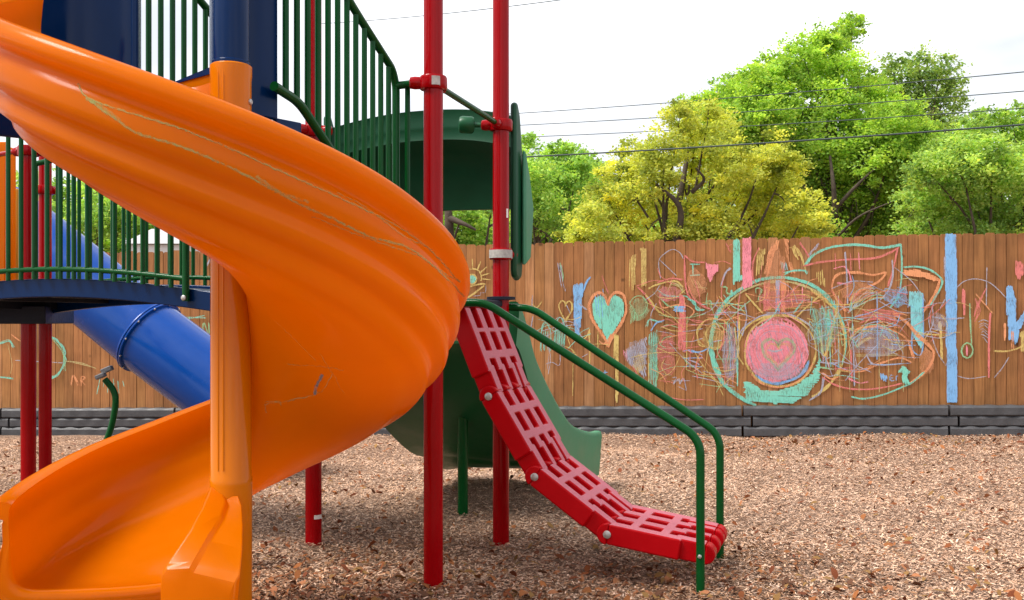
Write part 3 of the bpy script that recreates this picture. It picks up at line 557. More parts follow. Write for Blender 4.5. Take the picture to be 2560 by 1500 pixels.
# soft rubbed areas under the line work
for k, c in list(CK.items()): M['cks_' + k] = chalkmat(k + '_smudge', tuple(v * .8 + .14 for v in c), .42, .42)
class Smudge(Chalk):
    def blob(s, Z, color, c, rx, ry, n=22):
        ck_off[0] += .000012; P = [fencept(*Z((c[0] + rx * math.cos(6.2832 * i / n) * cg.uniform(.75, 1.15), c[1] + ry * math.sin(6.2832 * i / n) * cg.uniform(.75, 1.15))), ck_off[0]) for i in range(n)]
        s.d.setdefault('cks_' + color, MB()).add(P, [tuple(range(n))[::-1]])
sm = Smudge()
for Z, col, c, rx, ry in ((ZB, 'pink', (710, 1020), 235, 235), (ZB, 'lav', (740, 1180), 220, 70), (ZB, 'orange', (700, 420), 90, 260), (ZB, 'teal', (1090, 840), 110, 200), (ZB, 'red', (760, 600), 190, 80), (ZB, 'yellow', (200, 900), 90, 130), (ZB, 'lav', (340, 1050), 60, 260),
    (ZC, 'lav', (360, 960), 200, 120), (ZC, 'red', (380, 730), 180, 50), (ZC, 'blue', (520, 590), 100, 80), (ZC, 'orange', (760, 1100), 60, 110), (ZC, 'lav', (860, 780), 70, 70), (ZC, 'orange', (200, 540), 130, 90),
    (ZA, 'lav', (1000, 1040), 90, 130), (ZA, 'yellow', (1020, 1120), 50, 80), (ZA, 'pink', (1260, 560), 110, 60), (ZA, 'green', (1020, 690), 80, 100), (ZA, 'teal', (1135, 1060), 40, 190), (ZA, 'teal', (380, 940), 50, 90), (ZA, 'orange', (1480, 480), 80, 120), (ZA, 'red', (1240, 1060), 80, 200)): sm.blob(Z, col, c, rx, ry)
def tangle(Z, x0, x1, y0, y1, n, cols):
    for q in range(n):
        cx, cy = cg.uniform(x0, x1), cg.uniform(y0, y1); L_ = cg.uniform(60, 190); a = cg.choice((0, .15, -.2, 1.5, 1.65, .8, -.7)) + cg.uniform(-.2, .2); bow = cg.uniform(-40, 40)
        sm.line(Z, cg.choice(cols), cg.uniform(1.1, 1.9), [(cx - L_ * math.cos(a), cy - L_ * math.sin(a)), (cx + bow * math.sin(a), cy - bow * math.cos(a)), (cx + L_ * math.cos(a), cy + L_ * math.sin(a))], 1, 6)
tangle(ZB, 240, 1250, 480, 760, 34, ['orange', 'yellow', 'lav', 'red', 'teal', 'pink']); tangle(ZB, 1040, 1330, 600, 1250, 34, ['teal', 'yellow', 'lav', 'red', 'aqua', 'olive', 'orange']); tangle(ZB, 30, 420, 600, 1300, 30, ['lav', 'red', 'orange', 'yellow', 'green'])
tangle(ZC, 120, 620, 450, 1150, 46, ['lav', 'lav', 'teal', 'orange', 'red', 'olive', 'blue']); tangle(ZC, 760, 1060, 650, 1000, 14, ['lav', 'red', 'yellow']); tangle(ZA, 1130, 1540, 400, 1250, 34, ['red', 'green', 'orange', 'pink', 'yellow', 'lav']); tangle(ZA, 240, 640, 700, 1100, 14, ['yellow', 'lav', 'teal'])
sm.done('chalk_smudge', 'rubbed soft chalk and stray lines between the drawings')
# sun between the posts (panel E) and the far left
k = Chalk()
k.fill(ZE, 'teal', [(490 + 62 * math.cos(R(t)), 850 + 68 * math.sin(R(t))) for t in range(0, 360, 20)], 3, 16, 80); k.circ(ZE, 'yellow', 2.4, (490, 850), 75, 0, 360, 3, 8); k.circ(ZE, 'yellow', 2, (500, 830), 140, 180, 380, 2, 10)
for aa in (-125, -90, -62, -35, -15, 5): k.line(ZE, 'yellow', 2.2, [(500 + 150 * math.cos(R(aa)), 830 + 140 * math.sin(R(aa))), (500 + 270 * math.cos(R(aa)), 830 + 290 * math.sin(R(aa)))], 2, 8)
k.line(ZE, 'yellow', 2.6, [(390, 1000), (500, 950), (640, 920), (700, 930)], 2, 6); k.line(ZE, 'yellow', 2.6, [(400, 1150), (520, 1070), (680, 950)], 3, 8); k.line(ZE, 'lav', 1.6, [(700, 940), (700, 1050), (620, 1060), (620, 1100), (520, 1110)], 1, 4)
k.done('chalk_sun', 'yellow chalk sun with a teal centre')
k = Chalk()
k.circ(ZL, 'teal', 3.2, (215, 970), 105, -70, 80, 3, 6, 110); k.line(ZL, 'teal', 2.6, [(0, 900), (40, 890), (65, 920)], 3, 8); k.line(ZL, 'teal', 2.6, [(0, 1070), (65, 1075)], 3, 5); k.line(ZL, 'orange', 2.4, [(60, 860), (100, 890)], 2, 8); k.line(ZL, 'lav', 2, [(70, 990), (310, 1000)], 1, 6); k.line(ZL, 'olive', 1.6, [(40, 910), (60, 1000), (50, 1050)], 1)
k.line(ZL, 'orange', 2.2, [(345, 1110), (365, 1060), (385, 1110)], 2, 6); k.line(ZL, 'orange', 2.2, [(400, 1110), (400, 1065), (420, 1070), (402, 1088), (422, 1112)], 2, 4); k.line(ZL, 'olive', 1.8, [(320, 990), (400, 1000), (470, 1030)], 2, 6)
for q in range(6): k.line(ZL, 'teal', 2, [(490 + q * 22, 1075 + (q % 3) * 8), (480 + q * 26, 1150 - (q % 2) * 30)], 1, 5)
k.line(ZL, 'teal', 2.4, [(830, 770), (890, 780), (1010, 770)], 2, 8); k.line(ZL, 'teal', 2, [(860, 840), (930, 850), (960, 880)], 2, 10); k.line(ZL, 'green', 2.4, [(1000, 870), (1000, 800), (1025, 860), (1025, 800)], 2, 4); k.scrib(ZL, 'teal', (920, 820), 60, 40, 8, 1.8); k.line(ZL, 'pink', 3, [(1000, 880), (1000, 915)], 3, 5)
k.line(ZL, 'lav', 2, [(1010, 540), (1030, 490)], 2, 4); k.line(ZL, 'lav', 2, [(1005, 560), (1015, 590), (1035, 580)], 1); k.line(ZL, 'green', 2, [(250, 870), (310, 950), (320, 1040)], 2, 6)
k.done('chalk_scribble', 'teal circle and letters in chalk')

# ------------------------------------------------------------------ plastic border timbers
def timber():
    mb = MB(); n = 20; L = 1.828; prof = [(-.065, -.044), (-.055, -.048), (.042, -.048), (.058, -.036), (.058, .026), (.044, .0465), (-.055, .0465), (-.065, .042)]
    V = []
    for i in range(n * 4 + 1):
        s = L * i / (n * 4); wv =   .0036 * math.cos(2 * math.pi * i / 8) - .001
        for (d, h) in prof: V.append((s, -(d + (wv if d > .04 else 0)), h + (wv if h > .03 else 0)))
    m = len(prof); N = n * 4 + 1
    mb.add(V, [(i * m + k, i * m + (k + 1) % m, (i + 1) * m + (k + 1) % m, (i + 1) * m + k) for i in range(N - 1) for k in range(m)] + [tuple(range(m)), tuple(range((N - 1) * m, N * m))[::-1]])
    return mb
tm = None; yaw = math.atan2(FU.y, FU.x)
course = ['bottom', 'middle', 'top']
under = {-4: 'out at the far left end of the fence', -3: 'behind the paired red posts at the left edge', -2: 'behind the tube slide leg', -1: 'hidden mostly by the orange chute', 0: 'behind the slide and red posts', 1: 'behind the lower half of the climber handrails', 2: 'under the chalk disc with the green heart', 3: 'under the tall blue chalk stripe'}
aj = onplane(1858, 1045, FA + FN * .09, FU)[0]
for ci in range(3):
    for q in range(-6, 3):
        a0 = aj + q * 1.85 + (.085 if ci == 1 else 0)
        if a0 > 13 or a0 + 1.8 < -2.5: continue
        if tm is None: o = tm = timber().build('landscape_timber', M['timber'], smooth=True, angle=30)
        else: o = tm.copy(); COL.objects.link(o)
        p, z = fbase(a0); d = .09 + (.0 if ci != 1 else -.006); p = p + FN * d
        o.location = (p.x, p.y, z + .045 + ci * .0955); o.rotation_euler = (0, -.0128, yaw)
        tag(o, '%s course black plastic timber %s' % (course[ci], under.get(q + 1, 'beside the fence')), 'timber', 'plastic border timbers')

# ------------------------------------------------------------------ trees
def tree(name, label, Y, blobs, trunk, c, tr=.35, leaf=.085, dens=1.
         , seed=0, limbs=(), thick=.16, spread=.9, hue=.08, fillk=1.):
    g = np.random.default_rng(seed)
    base = at(trunk[0], HY, Y); root = empty(name, (base.x, Y, 0))
    P = []; Cn = []
    blobs3 = []
    for (px, py, r) in blobs:
        rw = r * Y / F; cy = Y + g.uniform(-1, 1) * spread * (1.2 + rw); ctr = at(px, py, cy); sc = 1.0
        blobs3.append((np.array([ctr.x, cy, ctr.z]), rw))
    for ctr, rw in blobs3:
        ncl = int(20 + 26 * min(3, rw / .5)); n = int(dens * 9500 * rw ** 2 / leaf ** 2 * .0085) + 60
        dirs = g.normal(size=(ncl, 3)); dirs /= np.linalg.norm(dirs, axis=1)[:, None]
        cl = dirs * (rw * (.35 + .95 * g.random((ncl, 1)) ** .7)) * np.array([1, 1.1, .85])
        ci = g.integers(0, ncl, n); sp = rw * (.10 + .17 * g.random(ncl))
        p = ctr + cl[ci] + g.normal(size=(n, 3)) * sp[ci][:, None] * np.array([1.1, 1.1, .65])
        P.append(p); clt = g.normal(0, 1, ncl); Cn.append(clt[ci])
    P = np.vstack(P); ct = np.concatenate(Cn); n = len(P)
    keep = P[:, 2] > 1.2; P = P[keep]; ct = ct[keep]; n = len(P)
    a = g.normal(size=(n, 3)); a /= np.linalg.norm(a, axis=1)[:, None]; b = g.normal(size=(n, 3)); a[:, 2] *= .55; a /= np.linalg.norm(a, axis=1)[:, None]; b[:, 2] *= .55
    b -= a * (a * b).sum(1)[:, None]; b /= np.linalg.norm(b, axis=1)[:, None]
    s = leaf * (.55 + .8 * g.random((n, 1))); A = a * s * .5; B = b * s * .32
    V = np.stack([P - A, P - B, P + A, P + B], 1).reshape(-1, 3); Fq = np.arange(4 * n).reshape(-1, 4)
    br = np.clip(1 + .24 * ct + .09 * g.normal(size=n), .45, 1.7); hs = g.normal(0, hue, n) + .06 * ct
    T = np.stack([br * (1 + hs), br * np.ones(n), br * (1 - .6 * hs)], 1)
    npmesh('crown', V, Fq, leafmat(name + '_leaf', c, tr), root, tint=np.clip(T, 0.1, 2.2))
    mb = MB(); top = at(trunk[1], trunk[2], Y)
    pts = [Vector((base.x, Y, -.2)), Vector((base.x + .1, Y + .1, top.z * .35)), Vector((top.x * .4 + base.x * .6 - .1, Y - .1, top.z * .65)), top]
    pts = [Vector(p) for p in spline([tuple(p) for p in pts], 14)]
    mb.tube(pts, [thick * (1 - .8 * i / 13) for i in range(14)], 9)
    for q, (ctr, rw) in enumerate(blobs3):
        i0 = min(12, max(3, int(13 * max(.15, (ctr[2] - 1.2) / max(top.z, .1)) * .72))); s0 = pts[i0]; e = Vector(ctr)
        mid = (s0 + e) / 2 + Vector(g.normal(0, .15, 3)) * (e - s0).length * .6 + Vector((0, 0, -.08)) * (e - s0).length
        lp = spline([tuple(s0), tuple(mid), tuple(e)], 8); k0 = thick * (1 - .8 * i0 / 13) * .55
        mb.tube([Vector(p) for p in lp], [max(.006, k0 * (1 - .92 * j / 7)) for j in range(8)], 6)
        for _ in range(3):
            j = g.integers(3, 8); dd = Vector(g.normal(0, 1, 3)).normalized() * rw * 1.1; l2 = spline([tuple(lp[j]), tuple(Vector(lp[j]) + dd * .5 + Vector((0, 0, .06))), tuple(Vector(lp[j]) + dd)], 5)
            mb.tube([Vector(p) for p in l2], [max(.004, k0 * .3 * (1 - .85 * t / 4)) for t in range(5)], 5)
    for lb in limbs:
        lp = spline([tuple(at(x, y, Y + dy)) for x, y, dy in lb[1]], 12); mb.tube([Vector(p) for p in lp], [lb[0] * (1 - .7 * t / 11) for t in range(12)], 7)
    mb.build('trunk', M['bark'], root, angle=60)
    tag(root, label, 'tree', 'trees beyond the fence'); return root
BG = (.40, .60, .11); YG = (.58, .63, .14); LG = (.40, .58, .16); DG = (.30, .44, .14); MG = (.37, .57, .15)
tree('broadleaf_tree', 'tallest bright green tree with a pointed top leaning right', 24, [(1800, 235, 34), (1845, 212, 38), (1895, 190, 40), (1950, 165, 42), (2005, 135, 42), (2060, 100, 40), (2130, 60, 26), (1770, 260, 34), (1830, 270, 50), (1900, 300, 50), (2120, 75, 36), (2085, 125, 50), (2105, 175, 52), (2040, 200, 62), (1955, 195, 50), (1985, 250, 78), (1890, 250, 58), (2090, 260, 66), (1840, 310, 58), (1790, 290, 36), (1920, 330, 78), (2020, 330, 80), (2110, 340, 70), (2170, 300, 50), (1850, 380, 60), (1950, 400, 70), (2060, 420, 84), (2160, 400, 84), (2235, 370, 66), (2290, 330, 48), (2260, 440, 78), (2310, 400, 50), (2130, 480, 86), (2210, 520, 88), (2190, 250, 50), (2170, 200, 34), (2240, 310, 56), (2290, 370, 60), (2330, 350, 40), (2350, 420, 60), (1760, 350, 60), (1720, 270, 30), (1980, 500, 80), (1800, 440, 70), (2050, 500, 62), (2300, 500, 60), (2240, 590, 80), (2140, 600, 80), (2060, 610, 60)], (2090, 2085, 180), BG, .5, .078, 1., 1, limbs=[(.09, [(2090, 600, -1), (2085, 480, -1.6), (2075, 390, -1.4)]), (.05, [(2090, 520, -1.4), (2140, 465, -1.6), (2200, 410, -1.5)]), (.035, [(2095, 590, -1.6), (2150, 540, -2), (2240, 500, -2)])])
tree('loose_tree', 'sparse dark tree with open crown beside the tallest tree', 31, [(2295, 165, 42), (2230, 290, 44), (2310, 320, 44), (2370, 310, 34), (2200, 260, 36), (2250, 195, 40), (2225, 160, 26), (2350, 175, 40), (2335, 225, 44), (2385, 215, 28), (2290, 240, 50), (2350, 280, 40), (2200, 215, 34), (2265, 290, 44), (2390, 250, 26), (2240, 250, 40)], (2300, 2300, 170), DG, .5, .10, .55, 2, thick=.2, spread=.5)
tree('oak_tree', 'yellow green oak with new leaves just over the fence', 17, [(1700, 290, 36), (1770, 300, 46), (1820, 320, 36), (1740, 345, 52), (1660, 365, 46), (1590, 400, 48), (1550, 440, 48), (1620, 440, 60), (1700, 415, 54), (1840, 395, 60), (1910, 390, 54), (1780, 420, 50), (1960, 430, 46), (1520, 500, 56), (1590, 520, 64), (1680, 500, 44), (1760, 540, 62), (1850, 480, 70), (1940, 490, 62), (2010, 540, 54), (1490, 570, 56), (1570, 600, 60), (1670, 600, 60), (1780, 600, 66), (1880, 570, 74), (1980, 590, 64), (2040, 570, 36), (1460, 540, 36), (1440, 600, 40)], (1690, 1720, 380), YG, .5, .055, 1., 3, hue=.05, limbs=[(.07, [(1690, 610, -.9), (1700, 520, -1.1), (1640, 460, -1.2)]), (.04, [(1730, 480, -1), (1760, 450, -1.2), (1740, 420, -1.3)])])
tree('broadleaf_tree', 'mid green tree right of the green slide hood', 21, [(1320, 380, 42), (1395, 390, 40), (1450, 400, 40), (1300, 440, 54), (1370, 450, 60), (1440, 450, 52), (1490, 420, 26), (1330, 520, 64), (1410, 520, 66), (1290, 570, 56), (1370, 590, 64), (1450, 570, 50), (1240, 500, 60), (1230, 590, 60)], (1350, 1360, 420), MG, .5, .072, 1., 4)
tree('broadleaf_tree', 'light green rounded tree at the right edge of the view', 19, [(2420, 335, 44), (2370, 380, 46), (2460, 320, 44), (2530, 300, 44), (2320, 430, 50), (2300, 500, 50), (2590, 330, 60), (2400, 400, 60), (2480, 410, 66), (2560, 410, 66), (2350, 450, 56), (2430, 480, 70), (2520, 490, 74), (2600, 500, 70), (2330, 530, 56), (2390, 560, 66), (2480, 570, 70), (2570, 580, 70), (2290, 590, 50), (2640, 420, 80), (2620, 590, 70), (2430, 600, 60)], (2480, 2490, 380), LG, .5, .064, 1., 5)
tree('gnarled_tree', 'dark trunked tree seen between the two tall red posts', 14.5, [(1080, 540, 50), (1150, 560, 50), (1210, 560, 56), (1180, 610, 56), (1110, 620, 50), (1260, 600, 50), (1040, 600, 60), (1000, 540, 60), (960, 600, 60), (1160, 520, 30), (1230, 510, 30)], (1105, 1110, 430), MG, .5, .056, .8, 6, limbs=[(.09, [(1120, 640, -.9), (1122, 540, -1.1), (1105, 470, -1)]), (.05, [(1122, 545, -1.1), (1160, 560, -1.2), (1190, 575, -1.2)])])
tree('broadleaf_tree', 'green tree behind the arched bridge railing', 25, [(130, 480, 50), (70, 470, 46), (190, 500, 56), (250, 520, 60), (310, 540, 58), (370, 560, 50), (150, 560, 64), (230, 590, 64), (310, 600, 60), (420, 590, 46), (80, 560, 64), (10, 520, 64), (470, 610, 46), (380, 620, 50), (520, 620, 50), (0, 600, 60), (640, 600, 70), (580, 590, 60)], (230, 240, 470), MG, .5, .09, 1., 7)

tree('broadleaf_tree', 'pale distant tree filling the gap between the yellow oak and the hood', 33, [(1340, 470, 60), (1420, 450, 56), (1490, 470, 50), (1550, 500, 60), (1620, 520, 60), (1700, 560, 60), (1480, 560, 60), (1560, 590, 60), (1640, 600, 60), (1400, 570, 70), (1780, 560, 60), (1860, 590, 60)], (1520, 1520, 460), MG, .5, .11, 1., 8)
tree('broadleaf_tree', 'dark green distant tree low behind the tallest tree', 33, [(1960, 560, 60), (2040, 520, 70), (2120, 540, 70), (2200, 520, 70), (2280, 540, 70), (2360, 510, 70), (2440, 540, 70), (2240, 440, 60), (2320, 430, 60), (2000, 450, 60), (2100, 600, 60), (2240, 600, 60), (2360, 600, 60), (1900, 500, 60)], (2180, 2180, 430), DG, .5, .11, 1., 9)
# ------------------------------------------------------------------ house behind the left fence
h = empty('white_house', (-5.6, 17, 0)); mb = MB(); c0 = at(325, 640, 17); c1 = at(620, 640, 17); zt = at(400, 610, 17).z
mb.box(((c0.x + c1.x) / 2, 18.9, zt / 2 - .2), ((c1.x - c0.x) / 2, 1.9, zt / 2 + .2)); mb.build('wall', M['house'], h, bevel=.02)
mb = MB(); zp = at(365, 580, 18).z; x0 = c0.x - .1; x1 = c1.x + .1; rx = at(375, 0, 18).x
pass
mb = MB(); mb.add([(x0, 16.9, zt), (x1, 16.9, zt), (x1, 20.9, zt), (x0, 20.9, zt), (rx - .15, 18.5, zp + .1), (c1.x - .6, 18.5, zp + .1)], [(0, 1, 5, 4), (2, 3, 4, 5), (1, 2, 5), (3, 0, 4), (0, 3, 2, 1)]); mb.build('roof', M['shingle'], h, smooth=False)
tag(h, 'white house with pale roof peeking over the fence behind the bridge railing', 'house')

# ------------------------------------------------------------------ power lines
def wire(l, r, rad, label):
    A = at(*l); B = at(*r); d = B - A; A = A - d * .45; B = B + d * .25; L = (B - A).length
    pts = []
    for i in range(25):
        t = i / 24; p = A.lerp(B, t); p.z -= .012 * L * 4 * t * (1 - t) * .5; pts.append(p)
    o = MB().tube(pts, rad, 6).build('power_line', M['wire']); tag(o, label, 'power line', 'power lines above the fence')
wire((1295, 384, 15.5), (2560, 304, 12.2), .0115, 'thick lowest power cable across the trees')
wire((1295, 334, 26), (2560, 262, 18), .0095, 'thin power line, second from the lowest')
wire((1295, 304, 26), (2560, 219, 18), .0095, 'thin power line, third from the lowest')
wire((1295, 274, 26), (2560, 171, 18), .0095, 'thin power line passing through the top of the trees')
wire((915, 46, 22), (1362, 0, 17), .0075, 'faint highest wire in the white sky left of the red posts')

# ------------------------------------------------------------------ deck frame
U = Vector((.95, -.313, 0)).normalized(); W = Vector((-U.y, U.x, 0)); UP = Vector((0, 0, 1))
P1 = Vector((-.325, 4.23, 0))
def D(u, v, z): return P1 + U * u + W * v + UP * z
PR = .0405
def clampmb(c, axis_dirs, rr=PR, bolt=True):
    mb = MB(); mb.lathe(c - UP * .03, [(rr + .001, 0), (rr + .014, .003), (rr + .018, .012), (rr + .018, .048), (rr + .014, .057), (rr + .001, .06)], 26)
    for d in axis_dirs: mb.lathe(c + d * (rr + .006), [(.022, 0), (.026, .006), (.027, .03), (.024, .048), (.016, .052)], 16, d)
    return mb
tower = empty('play_tower', D(-.5, .4, 0)); tag(tower, 'playground tower of tall glossy red posts, dark decks and green stair railings', 'play tower')
def post(p, top, parent, r=PR):
    mb = MB(); mb.tube([Vector((p.x, p.y, -.15)), Vector((p.x, p.y, top * .5)), Vector((p.x, p.y, top))], r, 28); return mb.build('post', M['red'], parent)
p1 = D(0, 0, 0); p2 = D(0, .864, 0); p3 = Vector((-.984, 5.075, 0)); p4 = Vector((-1.235, 4.56, 0))
post1 = post(p1, 3.6, tower); post2 = post(p2, 3.6, tower); post3 = post(p3, 3.6, tower); post4 = post(p4, 1.75, tower)
c1 = p1 + UP * 2.083; c = clampmb(c1, [Vector((-.97, -.05, 0)).normalized(), W.copy()]).build('clamp', M['red'], post1)
c2 = p2 + UP * 2.065; clampmb(c2, [-W, Vector((-1, -.1, 0)).normalized()]).build('clamp', M['red'], post2)
def wrap(c, a0, a1, rr, h, z0, name, parent, m):
    mb = MB(); n = 16; V = []
    for i in range(n + 1):
        a = R(a0 + (a1 - a0) * i / n)
        jag = (.006 * math.sin(i * 2.7) if i in (0, n) else 0)
        for r_ in (rr, rr + .0015):
            for z in (z0, z0 + h): V.append((c.x + r_ * math.cos(a), c.y + r_ * math.sin(a), c.z + z + jag))
    Fs = []
    for i in range(n):
        b = i * 4; Fs += [(b + 2, b + 6, b + 7, b + 3), (b, b + 1, b + 5, b + 4), (b + 1, b + 3, b + 7, b + 5), (b, b + 4, b + 6, b + 2)]
    Fs += [(0, 2, 3, 1), (n * 4, n * 4 + 1, n * 4 + 3, n * 4 + 2)]
    return mb.add(V, Fs).build(name, m, parent)
wrap(c1, -92, -58, PR + .018, .036, -.018, 'worn_patch', post1, M['bare'])
c3 = p2 + UP * 1.43
clampmb(c3, [Vector((.7, .7, 0))]).build('clamp', M['red'], post2); wrap(c3, -165, -20, PR + .018, .04, -.02, 'worn_patch', post2, M['bare'])
clampmb(p3 + UP * 2.04, [Vector((-.6, -.8, 0)), Vector((.9, -.3, 0)).normalized()]).build('clamp', M['red'], post3)
clampmb(p4 + UP * 1.29, [Vector((-1, -.15, 0)).normalized()]).build('clamp', M['red'], post4)
wrap(p3 + UP * .125, -75, -10, PR + .0005, .02, 0, 'sticker', post3, M['sticker'])
mb = MB(); mb.box(p2 + Vector((.03, -.028, 1.63)), (.006, .002, .022)); mb.build('sticker', M['sticker'], post2)
# lower deck
mb = MB(); poly = [D(.02, -.03, 1.17), D(.02, .90, 1.17), p3 + Vector((-.03, .05, 1.17)), p4 + Vector((-.05, -.03, 1.17))]
mb.prism(poly, (0, 0, .032)); mb.build('deck', M['deck'], tower, bevel=.006)
mb = MB(); mb.prism([p + Vector((0, 0, -.06)) for p in [D(-.03, .02, 1.17), D(-.03, .84, 1.17), D(-.07, .84, 1.17), D(-.07, .02, 1.17)]], (0, 0, .055)); mb.build('deck_frame', M['deck'], tower)
mb = MB(); mb.lathe(p2 + UP * 1.204, [(PR + .002, 0), (PR + .03, .002), (PR + .03, .016), (PR + .002, .018)], 24); mb.build('collar', M['deck'], tower)
# guard rail between the posts: bars from the clamps
gr = MB(); gr.tube([c1 + W * .05, c2 - W * .05], .0135, 14); gr.tube([c1 + Vector((-.06, -.003, 0)), at(992, 214, 4.30)], .0165, 14)
gr = gr.build('guard_rail', M['green'], tower)
x = at(1019, 0, 4.285).x; MB().tube([(x, 4.285, c1.z - .004), (x, 4.285, 1.26)], .0115, 10).build('baluster', M['green'], gr)
mb = MB(); k0 = c2 + Vector((-.10, -.01, 0)); mb.tube([k0, k0 + Vector((-.03, 0, 0))], .012, 10); mb.lathe(k0 + Vector((-.03, 0, 0)), [(.02, 0), (.036, .004), (.042, .014), (.042, .062), (.036, .074), (.02, .078)], 20, (-1, -.05, .03)); mb.build('bar_cap', M['green_plastic'], gr)
# stairs with two railings, running from the lower deck up towards the viewer
SR0 = Vector((-.487, 4.30, 0)); SL0 = SR0 - U * .78
def stair_rail(S0, z_top, z_bot, kt, name, n=13, L=.96, tflat=.80, lowend=True):
    q = lambda t, z: S0 - W * t + UP * z
    zt = lambda t: z_top + kt * t; zb = lambda t: z_bot + .56 * min(t, tflat)
    mb = MB(); top = [q(.0, z_top - .85), q(0, z_top - .03), q(.035, z_top + .03), q(.35, zt(.35)), q(L, zt(L))]
    mb.tube(fillet(top, .05), .0165, 14); mb.tube(fillet([q(0, zb(0)), q(tflat, zb(tflat)), q(L, zb(L) + .02)], .05), .0165, 14)
    o = mb.build(name, M['green'], tower)
    for i in range(1, n):
        t = L * i / n; MB().tube([q(t, zb(t)), q(t, zt(t) - .005)], .0112, 10).build('baluster', M['green'], o)
    return o
stair_rail(SR0, 2.12, 1.41, .47, 'stair_railing'); stair_rail(SL0, 2.32, 1.41, .47, 'stair_railing', 10, .74)
for i in range(4):
    t = .1 + i * .2; cc = SR0 - U * .39 - W * t + UP * (1.30 + i * .14); mb = MB(); mb.box(cc, (.36, .11, .018), (U, W, UP)); mb.build('stair_tread', M['deck'], tower, bevel=.004)
C0 = Vector((-.90, 3.28, 0))
mb = MB(); q = lambda S0, t: S0 - W * t + UP * 1.715
mb.prism([q(SR0, .76), q(SR0, .93), Vector((-.88, 3.40, 1.715)), Vector((-1.30, 3.46, 1.715)), q(SL0, .93), q(SL0, .76)], (0, 0, .035)); mb.build('deck', M['deck'], tower, bevel=.005)

# ------------------------------------------------------------------ spiral slide
slide = empty('spiral_slide', C0); tag(slide, 'large orange plastic spiral slide wound round an orange pole, chalk scribbles on its side', 'slide')
KN = np.array([135, 180, 225, 270, 315, 360, 405, 450, 495, 540, 585]); KZ = np.array([2.40, 2.13, 1.925, 1.71, 1.50, 1.265, 1.06, .885, .69, .56, .555])
def zr(t):
    i = int(np.clip((t - 135) // 45, 0, len(KN) - 2)); a = KZ[max(i - 1, 0)] if i else 2 * KZ[0] - KZ[1]; b = KZ[i]; c = KZ[i + 1]; d = KZ[min(i + 2, len(KZ) - 1)]; s = (t - KN[i]) / 45
    return .5 * (2 * b + (c - a) * s + (2 * a - 5 * b + 4 * c - d) * s * s + (3 * b - a - 3 * c + d) * s ** 3)
NP = 84
PO = [(.695, -.004), (.712, .006), (.738, .008), (.758, -.002), (.766, -.022), (.762, -.044), (.742, -.058), (.720, -.068), (.718, -.085), (.730, -.105), (.733, -.140), (.726, -.170), (.705, -.188), (.690, -.200), (.690, -.212), (.696, -.235), (.688, -.262), (.662, -.280), (.640, -.290), (.634, -.302), (.632, -.322), (.608, -.348), (.575, -.358), (.555, -.366), (.535, -.380), (.490, -.392), (.40, -.398), (.30, -.400), (.20, -.395), (.14, -.372), (.095, -.32), (.07, -.25), (.05, -.19)]
PI_ = [(.695, -.006), (.699, -.03), (.705, -.08), (.708, -.14), (.690, -.19), (.672, -.22), (.645, -.275), (.60, -.325), (.54, -.36), (.45, -.378), (.35, -.384), (.25, -.382), (.18, -.37), (.135, -.335), (.105, -.28), (.085, -.22), (.06, -.18)]
SO = spline(PO, NP); SI = spline(PI_, NP)
BO = spline(PO[:8] + [(.724, -.08), (.722, -.16), (.718, -.25), (.712, -.33), (.70, -.372), (.665, -.394), (.58, -.399), (.45, -.40), (.30, -.400), (.20, -.395), (.14, -.372), (.10, -.32), (.085, -.25), (.08, -.19)], NP)
BI = spline([(.695, -.006), (.703, -.03), (.704, -.10), (.700, -.20), (.694, -.29), (.680, -.345), (.64, -.372), (.56, -.380), (.45, -.384), (.35, -.385), (.25, -.382), (.18, -.37), (.135, -.335), (.112, -.28), (.102, -.22), (.095, -.19)], NP)
def ring(t, s=0., flare=0.):
    """cross-section at angle t (degrees), s = straight run after the last angle"""
    th = R(t); e = np.array([math.cos(th), math.sin(th)]); tg = np.array([-math.sin(th), math.cos(th)])
    z = zr(t) - .12 * s
    k = 1 if t < 440 else 1 - .28 * min(1, (t - 440) / 115); sh = 1 - .08 * max(0, min(1, (t - 505) / 50))
    ih = 0 if t < 455 else min(1, (t - 455) / 60)                 # inner wall grows into a broad flange at the exit
    wd = 0 if t < 195 else (1 if t > 220 else (t - 195) / 25)
    out = []
    bx = float(np.clip((t - 475) / 70, 0, 1)); bx = bx * bx * (3 - 2 * bx)
    for SS, sg in ((SO * (1 - bx) + BO * bx, 1), (SI * (1 - bx) + BI * bx, -1)):
        rr = SS[:, 0].copy(); dz = SS[:, 1] * k
        inner = np.clip((.16 - rr) / .06, 0, 1) * (dz < -.05)
        rr = rr + ih * .02 * (1 - np.clip((rr - .1) / .3, 0, 1)) * (1 if sg < 0 else 0)
        lo = float(np.clip((300 - t) / 60, 0, 1)); dz = np.where((rr < .16) & (dz > -.36), dz * (1 - lo) + (-.355 + (dz + .36) * .08) * lo, dz)
        dz = dz - flare * .03 * np.clip(1 - (dz + .2) / .2, 0, 1)
        rr = rr * sh
        xy = np.outer(rr, e) + np.array([C0.x, C0.y]) + tg * s
        out.append(np.column_stack([xy, z + dz]))
    return np.vstack([out[0], out[1][::-1]])
rings = [ring(t) for t in np.arange(166, 556.5, 1.8)]
e_ = rings[-1].copy(); th = R(556); tg = np.array([-math.sin(th), math.cos(th), 0]); er = np.array([math.cos(th), math.sin(th), 0])
rel = e_ - np.array([C0.x, C0.y, 0]); rr_ = rel @ er; oc = np.stack([rr_ - .34, e_[:, 2] - (zr(556) - .02)], 1); oc[:, 1] = np.minimum(oc[:, 1], 0); oc /= np.linalg.norm(oc, axis=1)[:, None]
od = oc[:, :1] * er + oc[:, 1:] * np.array([0, 0, 1.])
